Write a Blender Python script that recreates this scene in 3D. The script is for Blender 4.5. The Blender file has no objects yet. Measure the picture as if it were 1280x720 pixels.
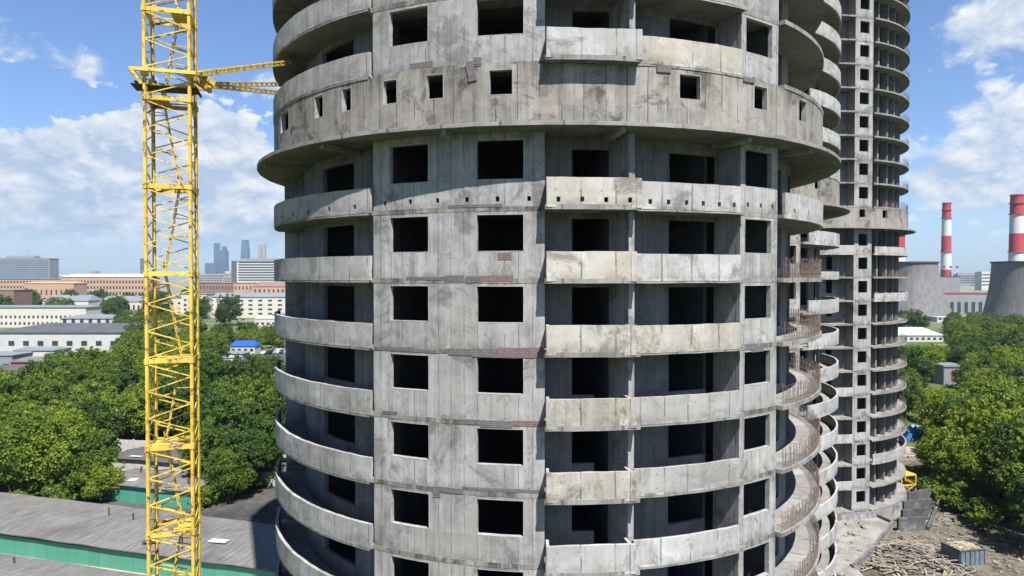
import bpy, math, random
from mathutils import Vector, Matrix, noise

sc = bpy.context.scene
COL = sc.collection
PI = math.pi
F = 866.0            # focal length in photo pixels (1280 wide)
CAMZ = 32.0
def PX(px, D): return (px-640.0)/F*D
def PZ(y, D): return CAMZ + (345.0-y)/F*D
SUN_AZ = math.radians(22.5)      # sun stands behind the camera, to the right
SUN_EL = math.radians(57.0)

# ------------------------------------------------------------------ tagging
def tag(o, label=None, cat=None, group=None, kind=None):
    if label: o['label'] = label
    if cat: o['category'] = cat
    if group: o['group'] = group
    if kind: o['kind'] = kind
    return o
def empty(name, loc=(0,0,0), rz=0.0, label=None, cat=None, group=None, scale=None):
    o = bpy.data.objects.new(name, None); COL.objects.link(o)
    o.location = loc; o.rotation_euler = (0,0,rz); o.empty_display_size = .5
    if scale: o.scale = scale
    return tag(o, label, cat, group)
_u=['','first','second','third','fourth','fifth','sixth','seventh','eighth','ninth','tenth','eleventh','twelfth','thirteenth','fourteenth','fifteenth','sixteenth','seventeenth','eighteenth','nineteenth']
ORD=list(_u)
for t_,c_ in (('twentieth','twenty'),('thirtieth','thirty'),('fortieth','forty'),('fiftieth','fifty'),('sixtieth','sixty'),('seventieth','seventy'),('eightieth','eighty')):
    ORD+= [t_]+[c_+'-'+x for x in _u[1:10]]

class MB:
    """collects faces, builds ONE mesh object"""
    def __init__(s): s.v=[]; s.f=[]; s.uv=[]; s.mi=[]
    def face(s, pts, uv=None, mi=0):
        b=len(s.v); s.v += [tuple(p) for p in pts]; s.f.append(tuple(range(b,b+len(pts))))
        s.uv.append(uv if uv else [(0,0)]*len(pts)); s.mi.append(mi)
    def box(s, c, d, rz=0.0, mi=0, tilt=None):
        x,y,z=d[0]/2,d[1]/2,d[2]/2
        M=Matrix.Rotation(rz,3,'Z')
        if tilt is not None: M = M @ tilt
        P=[Vector(c)+M@Vector((sx*x,sy*y,sz*z)) for sx in(-1,1) for sy in(-1,1) for sz in(-1,1)]
        def q(a,b,c2,d2,w,h): s.face([P[a],P[b],P[c2],P[d2]],[(0,0),(w,0),(w,h),(0,h)],mi)
        q(0,4,5,1,d[0],d[2]); q(6,2,3,7,d[0],d[2]); q(2,0,1,3,d[1],d[2]); q(4,6,7,5,d[1],d[2])
        q(1,5,7,3,d[0],d[1]); q(2,6,4,0,d[0],d[1])
    def bar(s, a, b, w, h=None, mi=0, up=Vector((0,0,1))):
        a=Vector(a); b=Vector(b); h=h or w; d=(b-a)
        L=d.length
        if L<1e-6: return
        d/=L
        if abs(d.dot(up))>.98: up=Vector((1,0,0))
        x=d.cross(up).normalized()*w/2; y=x.cross(d).normalized()*h/2
        A=[a-x-y,a+x-y,a+x+y,a-x+y]; B=[p+(b-a) for p in A]
        for i in range(4):
            j=(i+1)%4; s.face([A[i],A[j],B[j],B[i]],[(0,0),(w,0),(w,L),(0,L)],mi)
        s.face(A[::-1],None,mi); s.face(B,None,mi)
    def tube(s, a, b, r0, r1=None, n=8, mi=0, cap=True):
        a=Vector(a); b=Vector(b); r1=r0 if r1 is None else r1; d=(b-a).normalized()
        up=Vector((0,0,1)) if abs(d.z)<.95 else Vector((1,0,0))
        x=d.cross(up).normalized(); y=x.cross(d).normalized(); L=(b-a).length
        A=[a+(x*math.cos(t)+y*math.sin(t))*r0 for t in [2*PI*i/n for i in range(n)]]
        B=[b+(x*math.cos(t)+y*math.sin(t))*r1 for t in [2*PI*i/n for i in range(n)]]
        for i in range(n):
            j=(i+1)%n; s.face([A[i],A[j],B[j],B[i]],[(i/n,0),((i+1)/n,0),((i+1)/n,L),(i/n,L)],mi)
        if cap: s.face(A[::-1],None,mi); s.face(B,None,mi)
    def lathe(s, c, prof, n=48, mi=0, a0=0, a1=2*PI):
        for i in range(n):
            t0=a0+(a1-a0)*i/n; t1=a0+(a1-a0)*(i+1)/n
            for (r0,z0),(r1,z1) in zip(prof[:-1],prof[1:]):
                P=lambda r,z,t:(c[0]+r*math.cos(t),c[1]+r*math.sin(t),c[2]+z)
                s.face([P(r0,z0,t0),P(r0,z0,t1),P(r1,z1,t1),P(r1,z1,t0)],
                       [(r0*t0,z0),(r0*t1,z0),(r0*t1,z1),(r0*t0,z1)],mi)
    def build(s, name, mat, parent=None, jitter=0.0, jscale=1.3, smooth=False, origin=None):
        v=s.v
        if jitter:
            nv=[]
            for p in v:
                q=Vector(p)
                n1=noise.noise_vector(q*jscale); n2=noise.noise_vector(q*jscale*5+Vector((7,3,1)))
                q+= n1*jitter + n2*jitter*.45
                nv.append(q)
            v=nv
        if origin is not None:
            o_=Vector(origin); v=[Vector(p)-o_ for p in v]
        me=bpy.data.meshes.new(name); me.from_pydata([tuple(p) for p in v],[],s.f)
        ul=me.uv_layers.new(name='UVMap')
        flat=[c for f in s.uv for uv in f for c in uv]
        ul.data.foreach_set('uv',flat)
        for m in (mat if isinstance(mat,(list,tuple)) else [mat]): me.materials.append(m)
        if any(s.mi): me.polygons.foreach_set('material_index',s.mi)
        if smooth: me.polygons.foreach_set('use_smooth',[True]*len(s.f))
        me.update()
        o=bpy.data.objects.new(name,me); COL.objects.link(o)
        if parent: o.parent=parent
        if origin is not None: o.location=origin
        return o

# ------------------------------------------------------------------ materials
def newmat(name):
    m=bpy.data.materials.new(name); m.use_nodes=True
    nt=m.node_tree; nt.nodes.clear(); return m,nt
class G:
    """tiny node-graph helper"""
    def __init__(s,nt): s.nt=nt
    def n(s,t,ins=None,**kw):
        nd=s.nt.nodes.new(t)
        for k,v in kw.items(): setattr(nd,k,v)
        for k,v in (ins or {}).items():
            if isinstance(v,bpy.types.NodeSocket): s.nt.links.new(v,nd.inputs[k])
            else: nd.inputs[k].default_value=v
        return nd
    def m(s,op,a,b=0.0,c=None,clamp=False):
        ins={0:a,1:b}
        if c is not None: ins[2]=c
        return s.n('ShaderNodeMath',ins,operation=op,use_clamp=clamp).outputs[0]
    def mix(s,f,a,b,bt='MIX'):
        nd=s.n('ShaderNodeMix',None,data_type='RGBA',blend_type=bt)
        for k,v in ((0,f),(6,a),(7,b)):
            if isinstance(v,bpy.types.NodeSocket): s.nt.links.new(v,nd.inputs[k])
            else: nd.inputs[k].default_value = v if k==0 or len(v)==4 else (*v,1)
        return nd.outputs[2]
    def ramp(s,f,lo,hi):   # linear remap clamp
        return s.n('ShaderNodeMapRange',{0:f,1:lo,2:hi,3:0.0,4:1.0}).outputs[0]
    def noise(s,vec,scale,detail=4,rough=.55,dist=0.0,dim='3D'):
        return s.n('ShaderNodeTexNoise',{'Vector':vec,'Scale':scale,'Detail':detail,'Roughness':rough,'Distortion':dist},noise_dimensions=dim).outputs[0]
    def vscale(s,vec,sc_):
        return s.n('ShaderNodeMapping',{'Vector':vec,'Scale':sc_}).outputs[0]
    def out(s,sh,vol=None,disp=None):
        o=s.n('ShaderNodeOutputMaterial')
        if sh is not None: s.nt.links.new(sh,o.inputs[0])
        if vol is not None: s.nt.links.new(vol,o.inputs[1])
def simple(name,col,rough=.7,metal=0.0,var=.15,scale=2.0,bump=0.0,stain=None,spec=.3):
    col=tuple(x*.62 for x in col)
    m,nt=newmat(name); g=G(nt)
    tc=g.n('ShaderNodeTexCoord').outputs['Object']
    n1=g.noise(tc,scale,5,.6)
    f=g.ramp(n1,.3,.7)
    c=g.mix(f,tuple(x*(1-var) for x in col),tuple(min(1,x*(1+var)) for x in col))
    if stain:
        n2=g.noise(tc,scale*.37,6,.7,.4)
        c=g.mix(g.ramp(n2,.55,.68),c,stain)
    b=g.n('ShaderNodeBsdfPrincipled',{'Base Color':c,'Roughness':rough,'Metallic':metal,'Specular IOR Level':spec})
    if bump:
        bn=g.n('ShaderNodeBump',{'Height':g.noise(tc,scale*6,3),'Strength':bump,'Distance':.05}).outputs[0]
        nt.links.new(bn,b.inputs['Normal'])
    g.out(b.outputs[0]); return m
def concrete(name, dark, light, streak=.5, boards=1.6, stains=.5, seed=0.0, white=.3):
    dark=tuple(x*.68 for x in dark); light=tuple(x*.73 for x in light)
    m,nt=newmat(name); g=G(nt)
    geo=g.n('ShaderNodeNewGeometry').outputs['Position']
    uv=g.n('ShaderNodeUVMap').outputs[0]
    rnd=g.n('ShaderNodeObjectInfo').outputs['Random']
    off=g.n('ShaderNodeVectorMath',{0:geo,1:(seed,seed*2,seed*3)},operation='ADD').outputs[0]
    big=g.noise(off,.22,5,.6,.3); mid=g.noise(off,1.7,6,.65); fine=g.noise(off,14,4,.7)
    sep=g.n('ShaderNodeSeparateXYZ',{0:uv}); u=sep.outputs[0]; v=sep.outputs[1]
    st=g.noise(g.vscale(uv,(2.6,.14,1)),1.0,6,.72,.25)
    st2=g.noise(g.vscale(uv,(14.0,.25,1)),1.0,3,.7)
    stm=g.ramp(g.noise(off,.16,3),.38,.62)
    pc=g.n('ShaderNodeTexWhiteNoise',{'Vector':g.n('ShaderNodeCombineXYZ',{0:g.m('FLOOR',g.m('MULTIPLY',g.m('ADD',u,.8),.42)),1:g.m('FLOOR',g.m('MULTIPLY',g.m('SUBTRACT',v,31.9),1/3.0))}).outputs[0]},noise_dimensions='2D').outputs[0]
    ub=g.m('MULTIPLY',u,boards)
    ubw=g.m('ADD',ub,g.m('MULTIPLY',g.noise(uv,.8,2),.05))
    cell=g.m('FLOOR',ubw); fr=g.m('FRACT',ubw)
    wn=g.n('ShaderNodeTexWhiteNoise',{'Vector':g.n('ShaderNodeCombineXYZ',{0:cell,1:g.m('FLOOR',g.m('MULTIPLY',v,1/3.0))}).outputs[0]},noise_dimensions='2D').outputs[0]
    line=g.m('MULTIPLY',g.m('LESS_THAN',fr,.05),g.ramp(g.noise(g.vscale(uv,(1.3,.9,1)),1.0,3),.38,.55))
    val=g.m('ADD',g.m('MULTIPLY',g.ramp(big,.34,.66),.36),g.m('MULTIPLY',g.ramp(mid,.32,.68),.34))
    val=g.m('ADD',val,g.m('MULTIPLY',g.ramp(st,.34,.66),.60*streak+.1))
    val=g.m('ADD',val,g.m('MULTIPLY',wn,.20))
    val=g.m('ADD',val,g.m('MULTIPLY',pc,.26))
    val=g.m('ADD',val,g.m('MULTIPLY',g.ramp(fine,.2,.8),.10))
    val=g.m('SUBTRACT',val,.36,clamp=True)
    c=g.mix(val,dark,light)
    # per-piece tint
    c=g.mix(g.m('MULTIPLY',rnd,.35),c,tuple(x*.80 for x in light))
    # brown damp patches
    sn=g.noise(off,.55,7,.72,.6)
    c=g.mix(g.m('MULTIPLY',g.ramp(sn,.53,.62),.85*stains),c,(dark[0]*.62,dark[1]*.58,dark[2]*.55))
    # warm grime
    c=g.mix(g.m('MULTIPLY',g.ramp(g.noise(off,.35,5,.7),.45,.65),.45),c,(light[0]*.72,light[1]*.655,light[2]*.59))
    # run-off stains that start under each floor joint and under window sills
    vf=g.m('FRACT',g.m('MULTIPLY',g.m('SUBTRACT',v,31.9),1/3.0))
    drip=g.m('MULTIPLY',g.ramp(vf,.55,1.0),g.ramp(g.noise(g.vscale(uv,(1.1,.07,1)),1.0,7,.8),.44,.58))
    drip=g.m('MULTIPLY',drip,g.ramp(g.noise(off,.5,3),.35,.6))
    c=g.mix(g.m('MULTIPLY',drip,.6*stains+.38,clamp=True),c,(dark[0]*.55,dark[1]*.52,dark[2]*.50))
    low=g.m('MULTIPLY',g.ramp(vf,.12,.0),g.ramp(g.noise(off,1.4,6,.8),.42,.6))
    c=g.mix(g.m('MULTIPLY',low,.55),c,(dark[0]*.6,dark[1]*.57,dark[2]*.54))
    # dark run-off streaks
    c=g.mix(g.m('MULTIPLY',g.m('MULTIPLY',g.ramp(st2,.58,.72),stm),.9*streak),c,tuple(x*.55 for x in dark))
    # lime bloom
    wnz=g.noise(g.vscale(off,(1.0,1.0,.6)),.9,7,.75,.3)
    c=g.mix(g.m('MULTIPLY',g.ramp(wnz,.58,.70),white),c,tuple(min(.8,x*1.35) for x in light))
    # board joints and tie holes
    c=g.mix(g.m('MULTIPLY',line,.72),c,tuple(x*.45 for x in dark))
    hu=g.m('SUBTRACT',g.m('FRACT',g.m('MULTIPLY',u,1.1)),.5); hv=g.m('SUBTRACT',g.m('FRACT',g.m('ADD',g.m('MULTIPLY',v,1.7),.25)),.5)
    rr=g.m('ADD',g.m('POWER',g.m('MULTIPLY',hu,1.0),2),g.m('POWER',g.m('MULTIPLY',hv,.65),2))
    hole=g.m('MULTIPLY',g.m('LESS_THAN',rr,.0009),g.m('GREATER_THAN',g.noise(off,1.1,2),.47))
    c=g.mix(g.m('MULTIPLY',hole,.75),c,(.05,.05,.05))
    b=g.n('ShaderNodeBsdfPrincipled',{'Base Color':c,'Roughness':.93,'Specular IOR Level':.2})
    h=g.m('ADD',g.m('MULTIPLY',mid,.6),g.m('MULTIPLY',fine,.35)); h=g.m('SUBTRACT',h,g.m('MULTIPLY',line,.35)); h=g.m('ADD',h,g.m('MULTIPLY',wn,.12))
    bn=g.n('ShaderNodeBump',{'Height':h,'Strength':.55,'Distance':.04}).outputs[0]
    nt.links.new(bn,b.inputs['Normal'])
    g.out(b.outputs[0]); return m
M={}
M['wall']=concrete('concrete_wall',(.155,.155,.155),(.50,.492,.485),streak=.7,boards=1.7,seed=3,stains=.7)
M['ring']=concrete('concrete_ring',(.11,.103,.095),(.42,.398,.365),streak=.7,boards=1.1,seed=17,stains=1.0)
M['slab']=concrete('concrete_slab',(.20,.195,.185),(.43,.42,.405),streak=.2,boards=.4,seed=9)
M['shade']=concrete('concrete_shaded',(.11,.112,.115),(.30,.30,.30),seed=29,white=.1)  # shade of recesses and slab undersides put into the colour
M['parapet']=concrete('concrete_parapet',(.24,.236,.23),(.54,.53,.52),streak=.35,boards=.9,seed=41,stains=.6)
M['cream']=concrete('concrete_parapet_cream',(.30,.282,.25),(.64,.605,.54),streak=.3,boards=.7,seed=55,stains=.9,white=.5)
M['white']=concrete('concrete_parapet_white',(.29,.286,.285),(.62,.61,.61),streak=.35,boards=.7,seed=61,stains=.9)
M['rough']=concrete('concrete_parapet_rough',(.22,.20,.165),(.58,.55,.49),streak=.5,boards=.7,seed=77,stains=1.0,white=.6)
M['core']=simple('shaded_core_concrete',(.085,.085,.088),.95,var=.3,scale=.7)  # dim interiors: their shade is put into this dark colour
M['frame']=simple('concrete_reveal',(.42,.41,.40),.9,var=.3,scale=3)
def brickmat(name,c1,c2,mort):
    m,nt=newmat(name); g=G(nt); uv=g.n('ShaderNodeUVMap').outputs[0]
    br=g.n('ShaderNodeTexBrick',{'Vector':uv,'Color1':(*c1,1),'Color2':(*c2,1),'Mortar':(*mort,1),'Scale':1.0,'Mortar Size':.012,'Brick Width':.25,'Row Height':.085}).outputs[0]
    n=g.noise(g.n('ShaderNodeNewGeometry').outputs['Position'],5,4)
    c=g.mix(g.m('MULTIPLY',g.ramp(n,.4,.7),.5),br,mort)
    g.out(g.n('ShaderNodeBsdfPrincipled',{'Base Color':c,'Roughness':.9}).outputs[0]); return m
M['brick']=brickmat('dark_brick',(.085,.058,.066),(.06,.046,.052),(.14,.13,.13))
M['brick_red']=brickmat('red_brick',(.13,.055,.06),(.10,.045,.05),(.16,.13,.13))
M['rust']=simple('rusty_rebar',(.22,.165,.14),.85,var=.4,scale=6)
def cranepaint():
    m,nt=newmat('yellow_crane_paint'); g=G(nt)
    p=g.n('ShaderNodeNewGeometry').outputs['Position']
    n=g.noise(p,3.1,6,.7); n2=g.noise(p,.8,4,.6)
    c=g.mix(g.ramp(n2,.3,.7),(.43,.285,.03),(.60,.43,.08))
    c=g.mix(g.ramp(n,.53,.62),c,(.13,.065,.035))
    g.out(g.n('ShaderNodeBsdfPrincipled',{'Base Color':c,'Roughness':.55,'Specular IOR Level':.35}).outputs[0]); return m
M['yellow']=cranepaint()
M['darksteel']=simple('dark_steel',(.10,.075,.05),.7,var=.4,scale=3)

# ------------------------------------------------------------------ walls on arbitrary curves
def cuts(a,b,extra,step):
    pts=[a,b]+[e for e in extra if a-1e-6<e<b+1e-6]
    pts=sorted(set(round(p,4) for p in pts)); out=[pts[0]]
    for p,q in zip(pts[:-1],pts[1:]):
        n=max(1,int(math.ceil((q-p)/step-1e-6)))
        out += [p+(q-p)*(i+1)/n for i in range(n)]
    return out
def panel(mb,f,u0,u1,z0,z1,t,openings=(),du=.6,dz=1.5,uo=0.0,mi=0,min=None):
    if min is None: min=mi
    us=cuts(u0,u1,[e for o in openings for e in o[:2]],du)
    zs=cuts(z0,z1,[e for o in openings for e in o[2:4]],dz)
    nu,nz=len(us)-1,len(zs)-1
    def filled(i,j):
        if i<0 or j<0 or i>=nu or j>=nz: return False
        cu=(us[i]+us[i+1])/2; cz=(zs[j]+zs[j+1])/2
        return not any(o[0]<cu<o[1] and o[2]<cz<o[3] for o in openings)
    def P(i,w,j): x,y=f(us[i],w); return (x,y,zs[j])
    for i in range(nu):
        for j in range(nz):
            if not filled(i,j): continue
            a,b,c,d=us[i]+uo,us[i+1]+uo,zs[j],zs[j+1]
            mb.face([P(i,0,j),P(i+1,0,j),P(i+1,0,j+1),P(i,0,j+1)],[(a,c),(b,c),(b,d),(a,d)],mi)
            mb.face([P(i+1,t,j),P(i,t,j),P(i,t,j+1),P(i+1,t,j+1)],[(b+5,c),(a+5,c),(a+5,d),(b+5,d)],min)
            if not filled(i-1,j): mb.face([P(i,t,j),P(i,0,j),P(i,0,j+1),P(i,t,j+1)],[(0,c),(t,c),(t,d),(0,d)],mi)
            if not filled(i+1,j): mb.face([P(i+1,0,j),P(i+1,t,j),P(i+1,t,j+1),P(i+1,0,j+1)],[(0,c),(t,c),(t,d),(0,d)],mi)
            if not filled(i,j-1): mb.face([P(i,t,j),P(i+1,t,j),P(i+1,0,j),P(i,0,j)],[(a,0),(b,0),(b,t),(a,t)],mi)
            if not filled(i,j+1): mb.face([P(i,0,j+1),P(i+1,0,j+1),P(i+1,t,j+1),P(i,t,j+1)],[(a,0),(b,0),(b,t),(a,t)],mi)
def arc(C,R,rot):       # u in metres along the arc at radius R; w goes inwards
    def f(u,w):
        a=u/R+rot; r=R-w
        return (C[0]+r*math.sin(a), C[1]-r*math.cos(a))
    return f
def line(p,q):
    p=Vector(p); q=Vector(q); d=(q-p).normalized(); n=Vector((-d.y,d.x))
    def f(u,w): r=p+d*u+n*w; return (r.x,r.y)
    return f,(q-p).length
def phi(px,R,C):        # bearing on a circle (0 = towards the camera, positive right) of the near surface at a photo column
    s=(px-640.0)/F; a=1+s*s; b=-2*(s*C[0]+C[1]); c=C[0]**2+C[1]**2-R*R
    t=(-b-math.sqrt(max(0,b*b-4*a*c)))/(2*a)
    return math.atan2(s*t-C[0], -(t-C[1]))

# ------------------------------------------------------------------ round towers
RW,RB,RK,RT,RE = 16.2,16.5,14.85,16.5,17.42
C1=(2.04,45.0)
D=math.degrees
def ph(px,R=RW): return D(phi(px,R,C1))
a_L1=ph(467); a_W1a=a_L1; a_W1b=ph(681); a_F=ph(792); a_W2a=ph(925); a_W2b=ph(971)
SECT=[ # kind, a0, a1
 ('recess_left', -82.0, a_L1), ('wall_main', a_L1, a_W1b), ('recess_a', a_W1b, a_F), ('recess_b', a_F, a_W2a),
 ('wall_small', a_W2a, a_W2b), ('recess_right', a_W2b, 100.0), ('wall_back', 100.0, 140.0), ('recess_back',140.0,190.0),
 ('wall_rear',190.0,278.0)]
def rout(a, k):
    for kd,a0,a1 in SECT:
        if a0-1e-6<=a<=a1+1e-6:
            return RW+.012 if kd.startswith('wall') else RB+.52 if kd=='recess_a' else RB+.03
    return RW
WIN={'wall_main':[(ph(487),ph(536)),(ph(595),ph(655))],'wall_small':[(ph(930.5),ph(964))],
     'wall_back':[(108,116),(124,132)],'wall_rear':[(200,206),(220,226),(240,246),(260,266)]}
ring_px=[(352,362),(394,405),(428,440),(479,497),(533,555),(611,641),(848,875),(941,958),(997,1007)]
RING=[(ph(a,RT),ph(b,RT)) for a,b in ring_px]
rad=math.radians

class Tower:
    def __init__(s,C,rotdeg,label,kmin,kmax,vis,style):
        s.C=C; s.rot=rad(rotdeg); s.kmin=kmin; s.kmax=kmax; s.vis=vis; s.style=style
        s.root=empty('unfinished_tower',(C[0],C[1],0),0,label,'tower')
        s.rng=random.Random(int(C[0]*10))
    def b(s,mb,name,mat,jit=.012):
        o=mb.build(name,mat,s.root,jitter=jit,origin=(s.C[0],s.C[1],0)); o.location=(0,0,0); return o
    def wallarc(s,mb,R,a0,a1,z0,z1,t,ops=(),du=.6,mi=0,dz=1.5,min=None):
        ops=[(rad(o[0])*R,rad(o[1])*R,o[2],o[3]) for o in ops]
        panel(mb,arc(s.C,R,s.rot),rad(a0)*R,rad(a1)*R,z0,z1,t,ops,du,dz,mi=mi,min=min)
    def pt(s,a,r):
        t=rad(a)+s.rot; return (s.C[0]+r*math.sin(t), s.C[1]-r*math.cos(t))
    def radial(s,mb,a,r0,r1,z0,z1,t,skew=0.0,side=1,min=None):
        p=Vector(s.pt(a,r1)); d=(Vector(s.pt(a,r0))-p)
        d=Matrix.Rotation(rad(skew),2)@d
        f,L=line(p,p+d); panel(mb,f,0,L,z0,z1,t*side,(),.8,min=min)
    def opening(s,R,a0,a1,z0,z1,t=.2):
        mb=MB(); e=.045/R; f=arc(s.C,R+.004,s.rot); u0,u1=rad(a0)*R,rad(a1)*R
        w=.03
        panel(mb,f,u0,u0+w,z0,z1,t+.008); panel(mb,f,u1-w,u1,z0,z1,t+.008)
        panel(mb,f,u0+w,u1-w,z0,z0+w,t+.008); panel(mb,f,u0+w,u1-w,z1-w,z1,t+.008)
        return s.b(mb,'window_opening',M['frame'],.006)
    def slab(s,z,k,th=.2,edge=None):
        mb=MB(); a=-82.0; brk=[x for sct in SECT for x in sct[1:]]
        st=cuts(-82.0,278.0,brk,2.0); r0=5.0
        for q,(x,y) in enumerate(zip(st[:-1],st[1:])):
            m=(x+y)/2; r=edge if edge else rout(m,k)
            A,B=s.pt(x,r),s.pt(y,r); A0,B0=s.pt(x,r0),s.pt(y,r0); zt,zb=z,z-th
            u0,u1=rad(x)*r,rad(y)*r
            rm=RK-.1; Am,Bm=s.pt(x,rm),s.pt(y,rm)
            mb.face([(*Am,zt),(*A,zt),(*B,zt),(*Bm,zt)],[(u0,rm),(u0,r),(u1,r),(u1,rm)])
            mb.face([(*Am,zb),(*Bm,zb),(*B,zb),(*A,zb)],[(u0,rm),(u1,rm),(u1,r),(u0,r)],3)  # underside in the shade-darkened concrete
            mb.face([(*A0,zt),(*Am,zt),(*Bm,zt),(*B0,zt)],None,1)  # indoor floors and ceilings in the shade-darkened core colour
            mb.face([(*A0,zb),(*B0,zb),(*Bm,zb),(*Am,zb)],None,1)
            isw=any(kd.startswith('wall') and a0<=m<=a1 for kd,a0,a1 in SECT) and not edge
            mb.face([(*A,zb),(*B,zb),(*B,zt),(*A,zt)],[(u0,zb),(u1,zb),(u1,zt),(u0,zt)],2 if isw else 0)
            for (e,s_) in ((x,1),(y,-1)):
                rn=edge if edge else rout(e-s_*.5,k)
                if rn<r-.05:
                    p,q2=s.pt(e,rn),s.pt(e,r)
                    mb.face([(*p,zb),(*q2,zb),(*q2,zt),(*p,zt)],[(0,0),(.3,0),(.3,.2),(0,.2)])
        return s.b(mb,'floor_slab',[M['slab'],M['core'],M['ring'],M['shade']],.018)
    def storey(s,k):
        z=31.9+3*k; vis = s.vis[0]<=k<=s.vis[1]
        tech=(k==2)
        eu=.28 if tech else 0.0
        s.slab(z+eu,k,.17 if tech else .2,RE if tech else None)
        ceil=z+2.8-.002+(.305 if k==1 else 0)
        if tech:
            mb=MB(); ops=[(a,b,z+1.56,z+2.62) for a,b in RING]+[(a,a+3,z+1.5,z+2.6) for a in (110,130,150,170,190,210,230,250)]
            s.wallarc(mb,RT,-82,278,z+.001+eu,z+2.8,.25,ops); s.b(mb,'ring_wall',M['ring'])
            for a,b in RING: s.opening(RT,a,b,z+1.56,z+2.62,.25)
            for a in (-62,-38,8.5,29,45,-16): # radial brackets under the eave
                mb=MB(); s.radial(mb,a,15,RE-.25,z-.12,z+.108,.3)
                s.b(mb,'eave_bracket',M['slab'])
            return
        mb=MB(); small=[]
        for kd,a0,a1 in SECT:
            if not kd.startswith('wall'): continue
            ops=[(a,b,z+1.12,z+2.69+(.12 if k==1 else 0)) for a,b in WIN[kd]]
            if kd=='wall_small' and s.style=='far': ops=[((a0+a1)/2-2.6,(a0+a1)/2+2.6,z+.95,z+2.5)]
            if k==1 and kd in('wall_main','wall_small'):
                n=6 if kd=='wall_main' else 3
                small=[((a0+(a1-a0)*(i+.45)/n),(a0+(a1-a0)*(i+.45)/n)+.55,z+.22,z+.42) for i in range(n)]
                s_ops=ops+small
            else: s_ops=ops
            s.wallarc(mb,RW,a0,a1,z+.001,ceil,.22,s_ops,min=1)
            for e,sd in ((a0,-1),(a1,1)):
                s.radial(mb,e-sd*.02,RK-.2,RW-.22,z+.002,ceil,.22,side=sd,min=1)  # inner faces take the shade-darkened core colour
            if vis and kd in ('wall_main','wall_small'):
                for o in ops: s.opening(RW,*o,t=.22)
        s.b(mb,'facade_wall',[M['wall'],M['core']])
        # recessed walls
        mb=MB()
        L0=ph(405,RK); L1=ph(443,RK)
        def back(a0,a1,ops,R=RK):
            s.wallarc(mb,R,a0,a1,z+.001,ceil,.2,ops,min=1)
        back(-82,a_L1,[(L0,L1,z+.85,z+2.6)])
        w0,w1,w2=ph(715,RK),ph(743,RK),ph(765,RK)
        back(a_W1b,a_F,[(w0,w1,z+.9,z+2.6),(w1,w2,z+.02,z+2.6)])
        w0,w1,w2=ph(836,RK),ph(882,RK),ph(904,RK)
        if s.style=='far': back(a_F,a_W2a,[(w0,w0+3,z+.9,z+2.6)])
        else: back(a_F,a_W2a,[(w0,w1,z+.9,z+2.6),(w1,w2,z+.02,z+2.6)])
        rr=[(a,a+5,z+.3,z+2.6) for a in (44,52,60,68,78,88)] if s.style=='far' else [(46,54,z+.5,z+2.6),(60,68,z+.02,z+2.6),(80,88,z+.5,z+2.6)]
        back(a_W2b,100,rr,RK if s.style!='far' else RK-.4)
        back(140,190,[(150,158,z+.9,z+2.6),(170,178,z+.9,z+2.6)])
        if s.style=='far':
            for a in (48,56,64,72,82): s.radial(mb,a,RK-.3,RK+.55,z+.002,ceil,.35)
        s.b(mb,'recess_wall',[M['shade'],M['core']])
        mb=MB()
        s.radial(mb,a_F,RK-.3,RW+.1,z+.002,ceil,.28,skew=9,side=1)
        s.b(mb,'party_wall',M['wall'])
        # parapets
        s.parapets(k,z)
    def par(s,a0,a1,z,mat,R=RB,h=1.0,low=.2,holes=0,name='balcony_parapet',label=None,t=.12):
        mb=MB(); ops=[]
        if holes:
            for i in range(holes):
                a=a0+(a1-a0)*(i+.5)/holes; ops.append((a-.28,a+.28,z+.1,z+.3))
        s.wallarc(mb,R+.04,a0,a1,z-low-.01,z+h,t+.04,ops,du=.3,dz=.4)
        o=s.b(mb,name,mat,.022)
        if label: o['label']=label
        return o
    def flatpar(s,a0,a1,z,mat,fwd=.56,h=1.1,low=.12,holes=0,label=None):
        mb=MB(); p=Vector(s.pt(a0,RB+fwd)); q=Vector(s.pt(a1,RB+fwd)); f,L=line(p,q)
        ops=[]
        if holes:
            ops=[(L*(i+.5)/holes-.08,L*(i+.5)/holes+.08,z+.1,z+.3) for i in range(holes)]
        panel(mb,f,0,L,z-low,z+h,.14,ops,.3,.4)
        # returns
        for e,sd in ((a0,1),(a1,-1)):
            s.radial(mb,e+sd*.45,RB-.25,RB+fwd-.02,z-low,z+h-.01,.12,side=1)
        o=s.b(mb,'balcony_parapet',mat,.022)
        if label: o['label']=label
    def rail(s,a0,a1,z,R=RB-.06,h=1.0,step=.12,lean=.04):
        mb=MB(); n=int(rad(a1-a0)*R/step)
        for i in range(n+1):
            a=a0+(a1-a0)*i/n; r2=s.rng
            x,y=s.pt(a,R); x2,y2=s.pt(a+r2.uniform(-.25,.25),R+r2.uniform(-lean,lean))
            mb.bar((x,y,z-.01),(x2,y2,z+h*r2.uniform(.7,1.08)),.017)
        for zz in (.25,.6,.9):
            for i in range(0,n,3):
                a=a0+(a1-a0)*i/n; b=a0+(a1-a0)*min(n,i+3)/n
                mb.bar((*s.pt(a,R+.02),z+zz),(*s.pt(b,R+.02),z+zz),.014)
        return s.b(mb,'rebar_railing',M['rust'],0)
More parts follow.
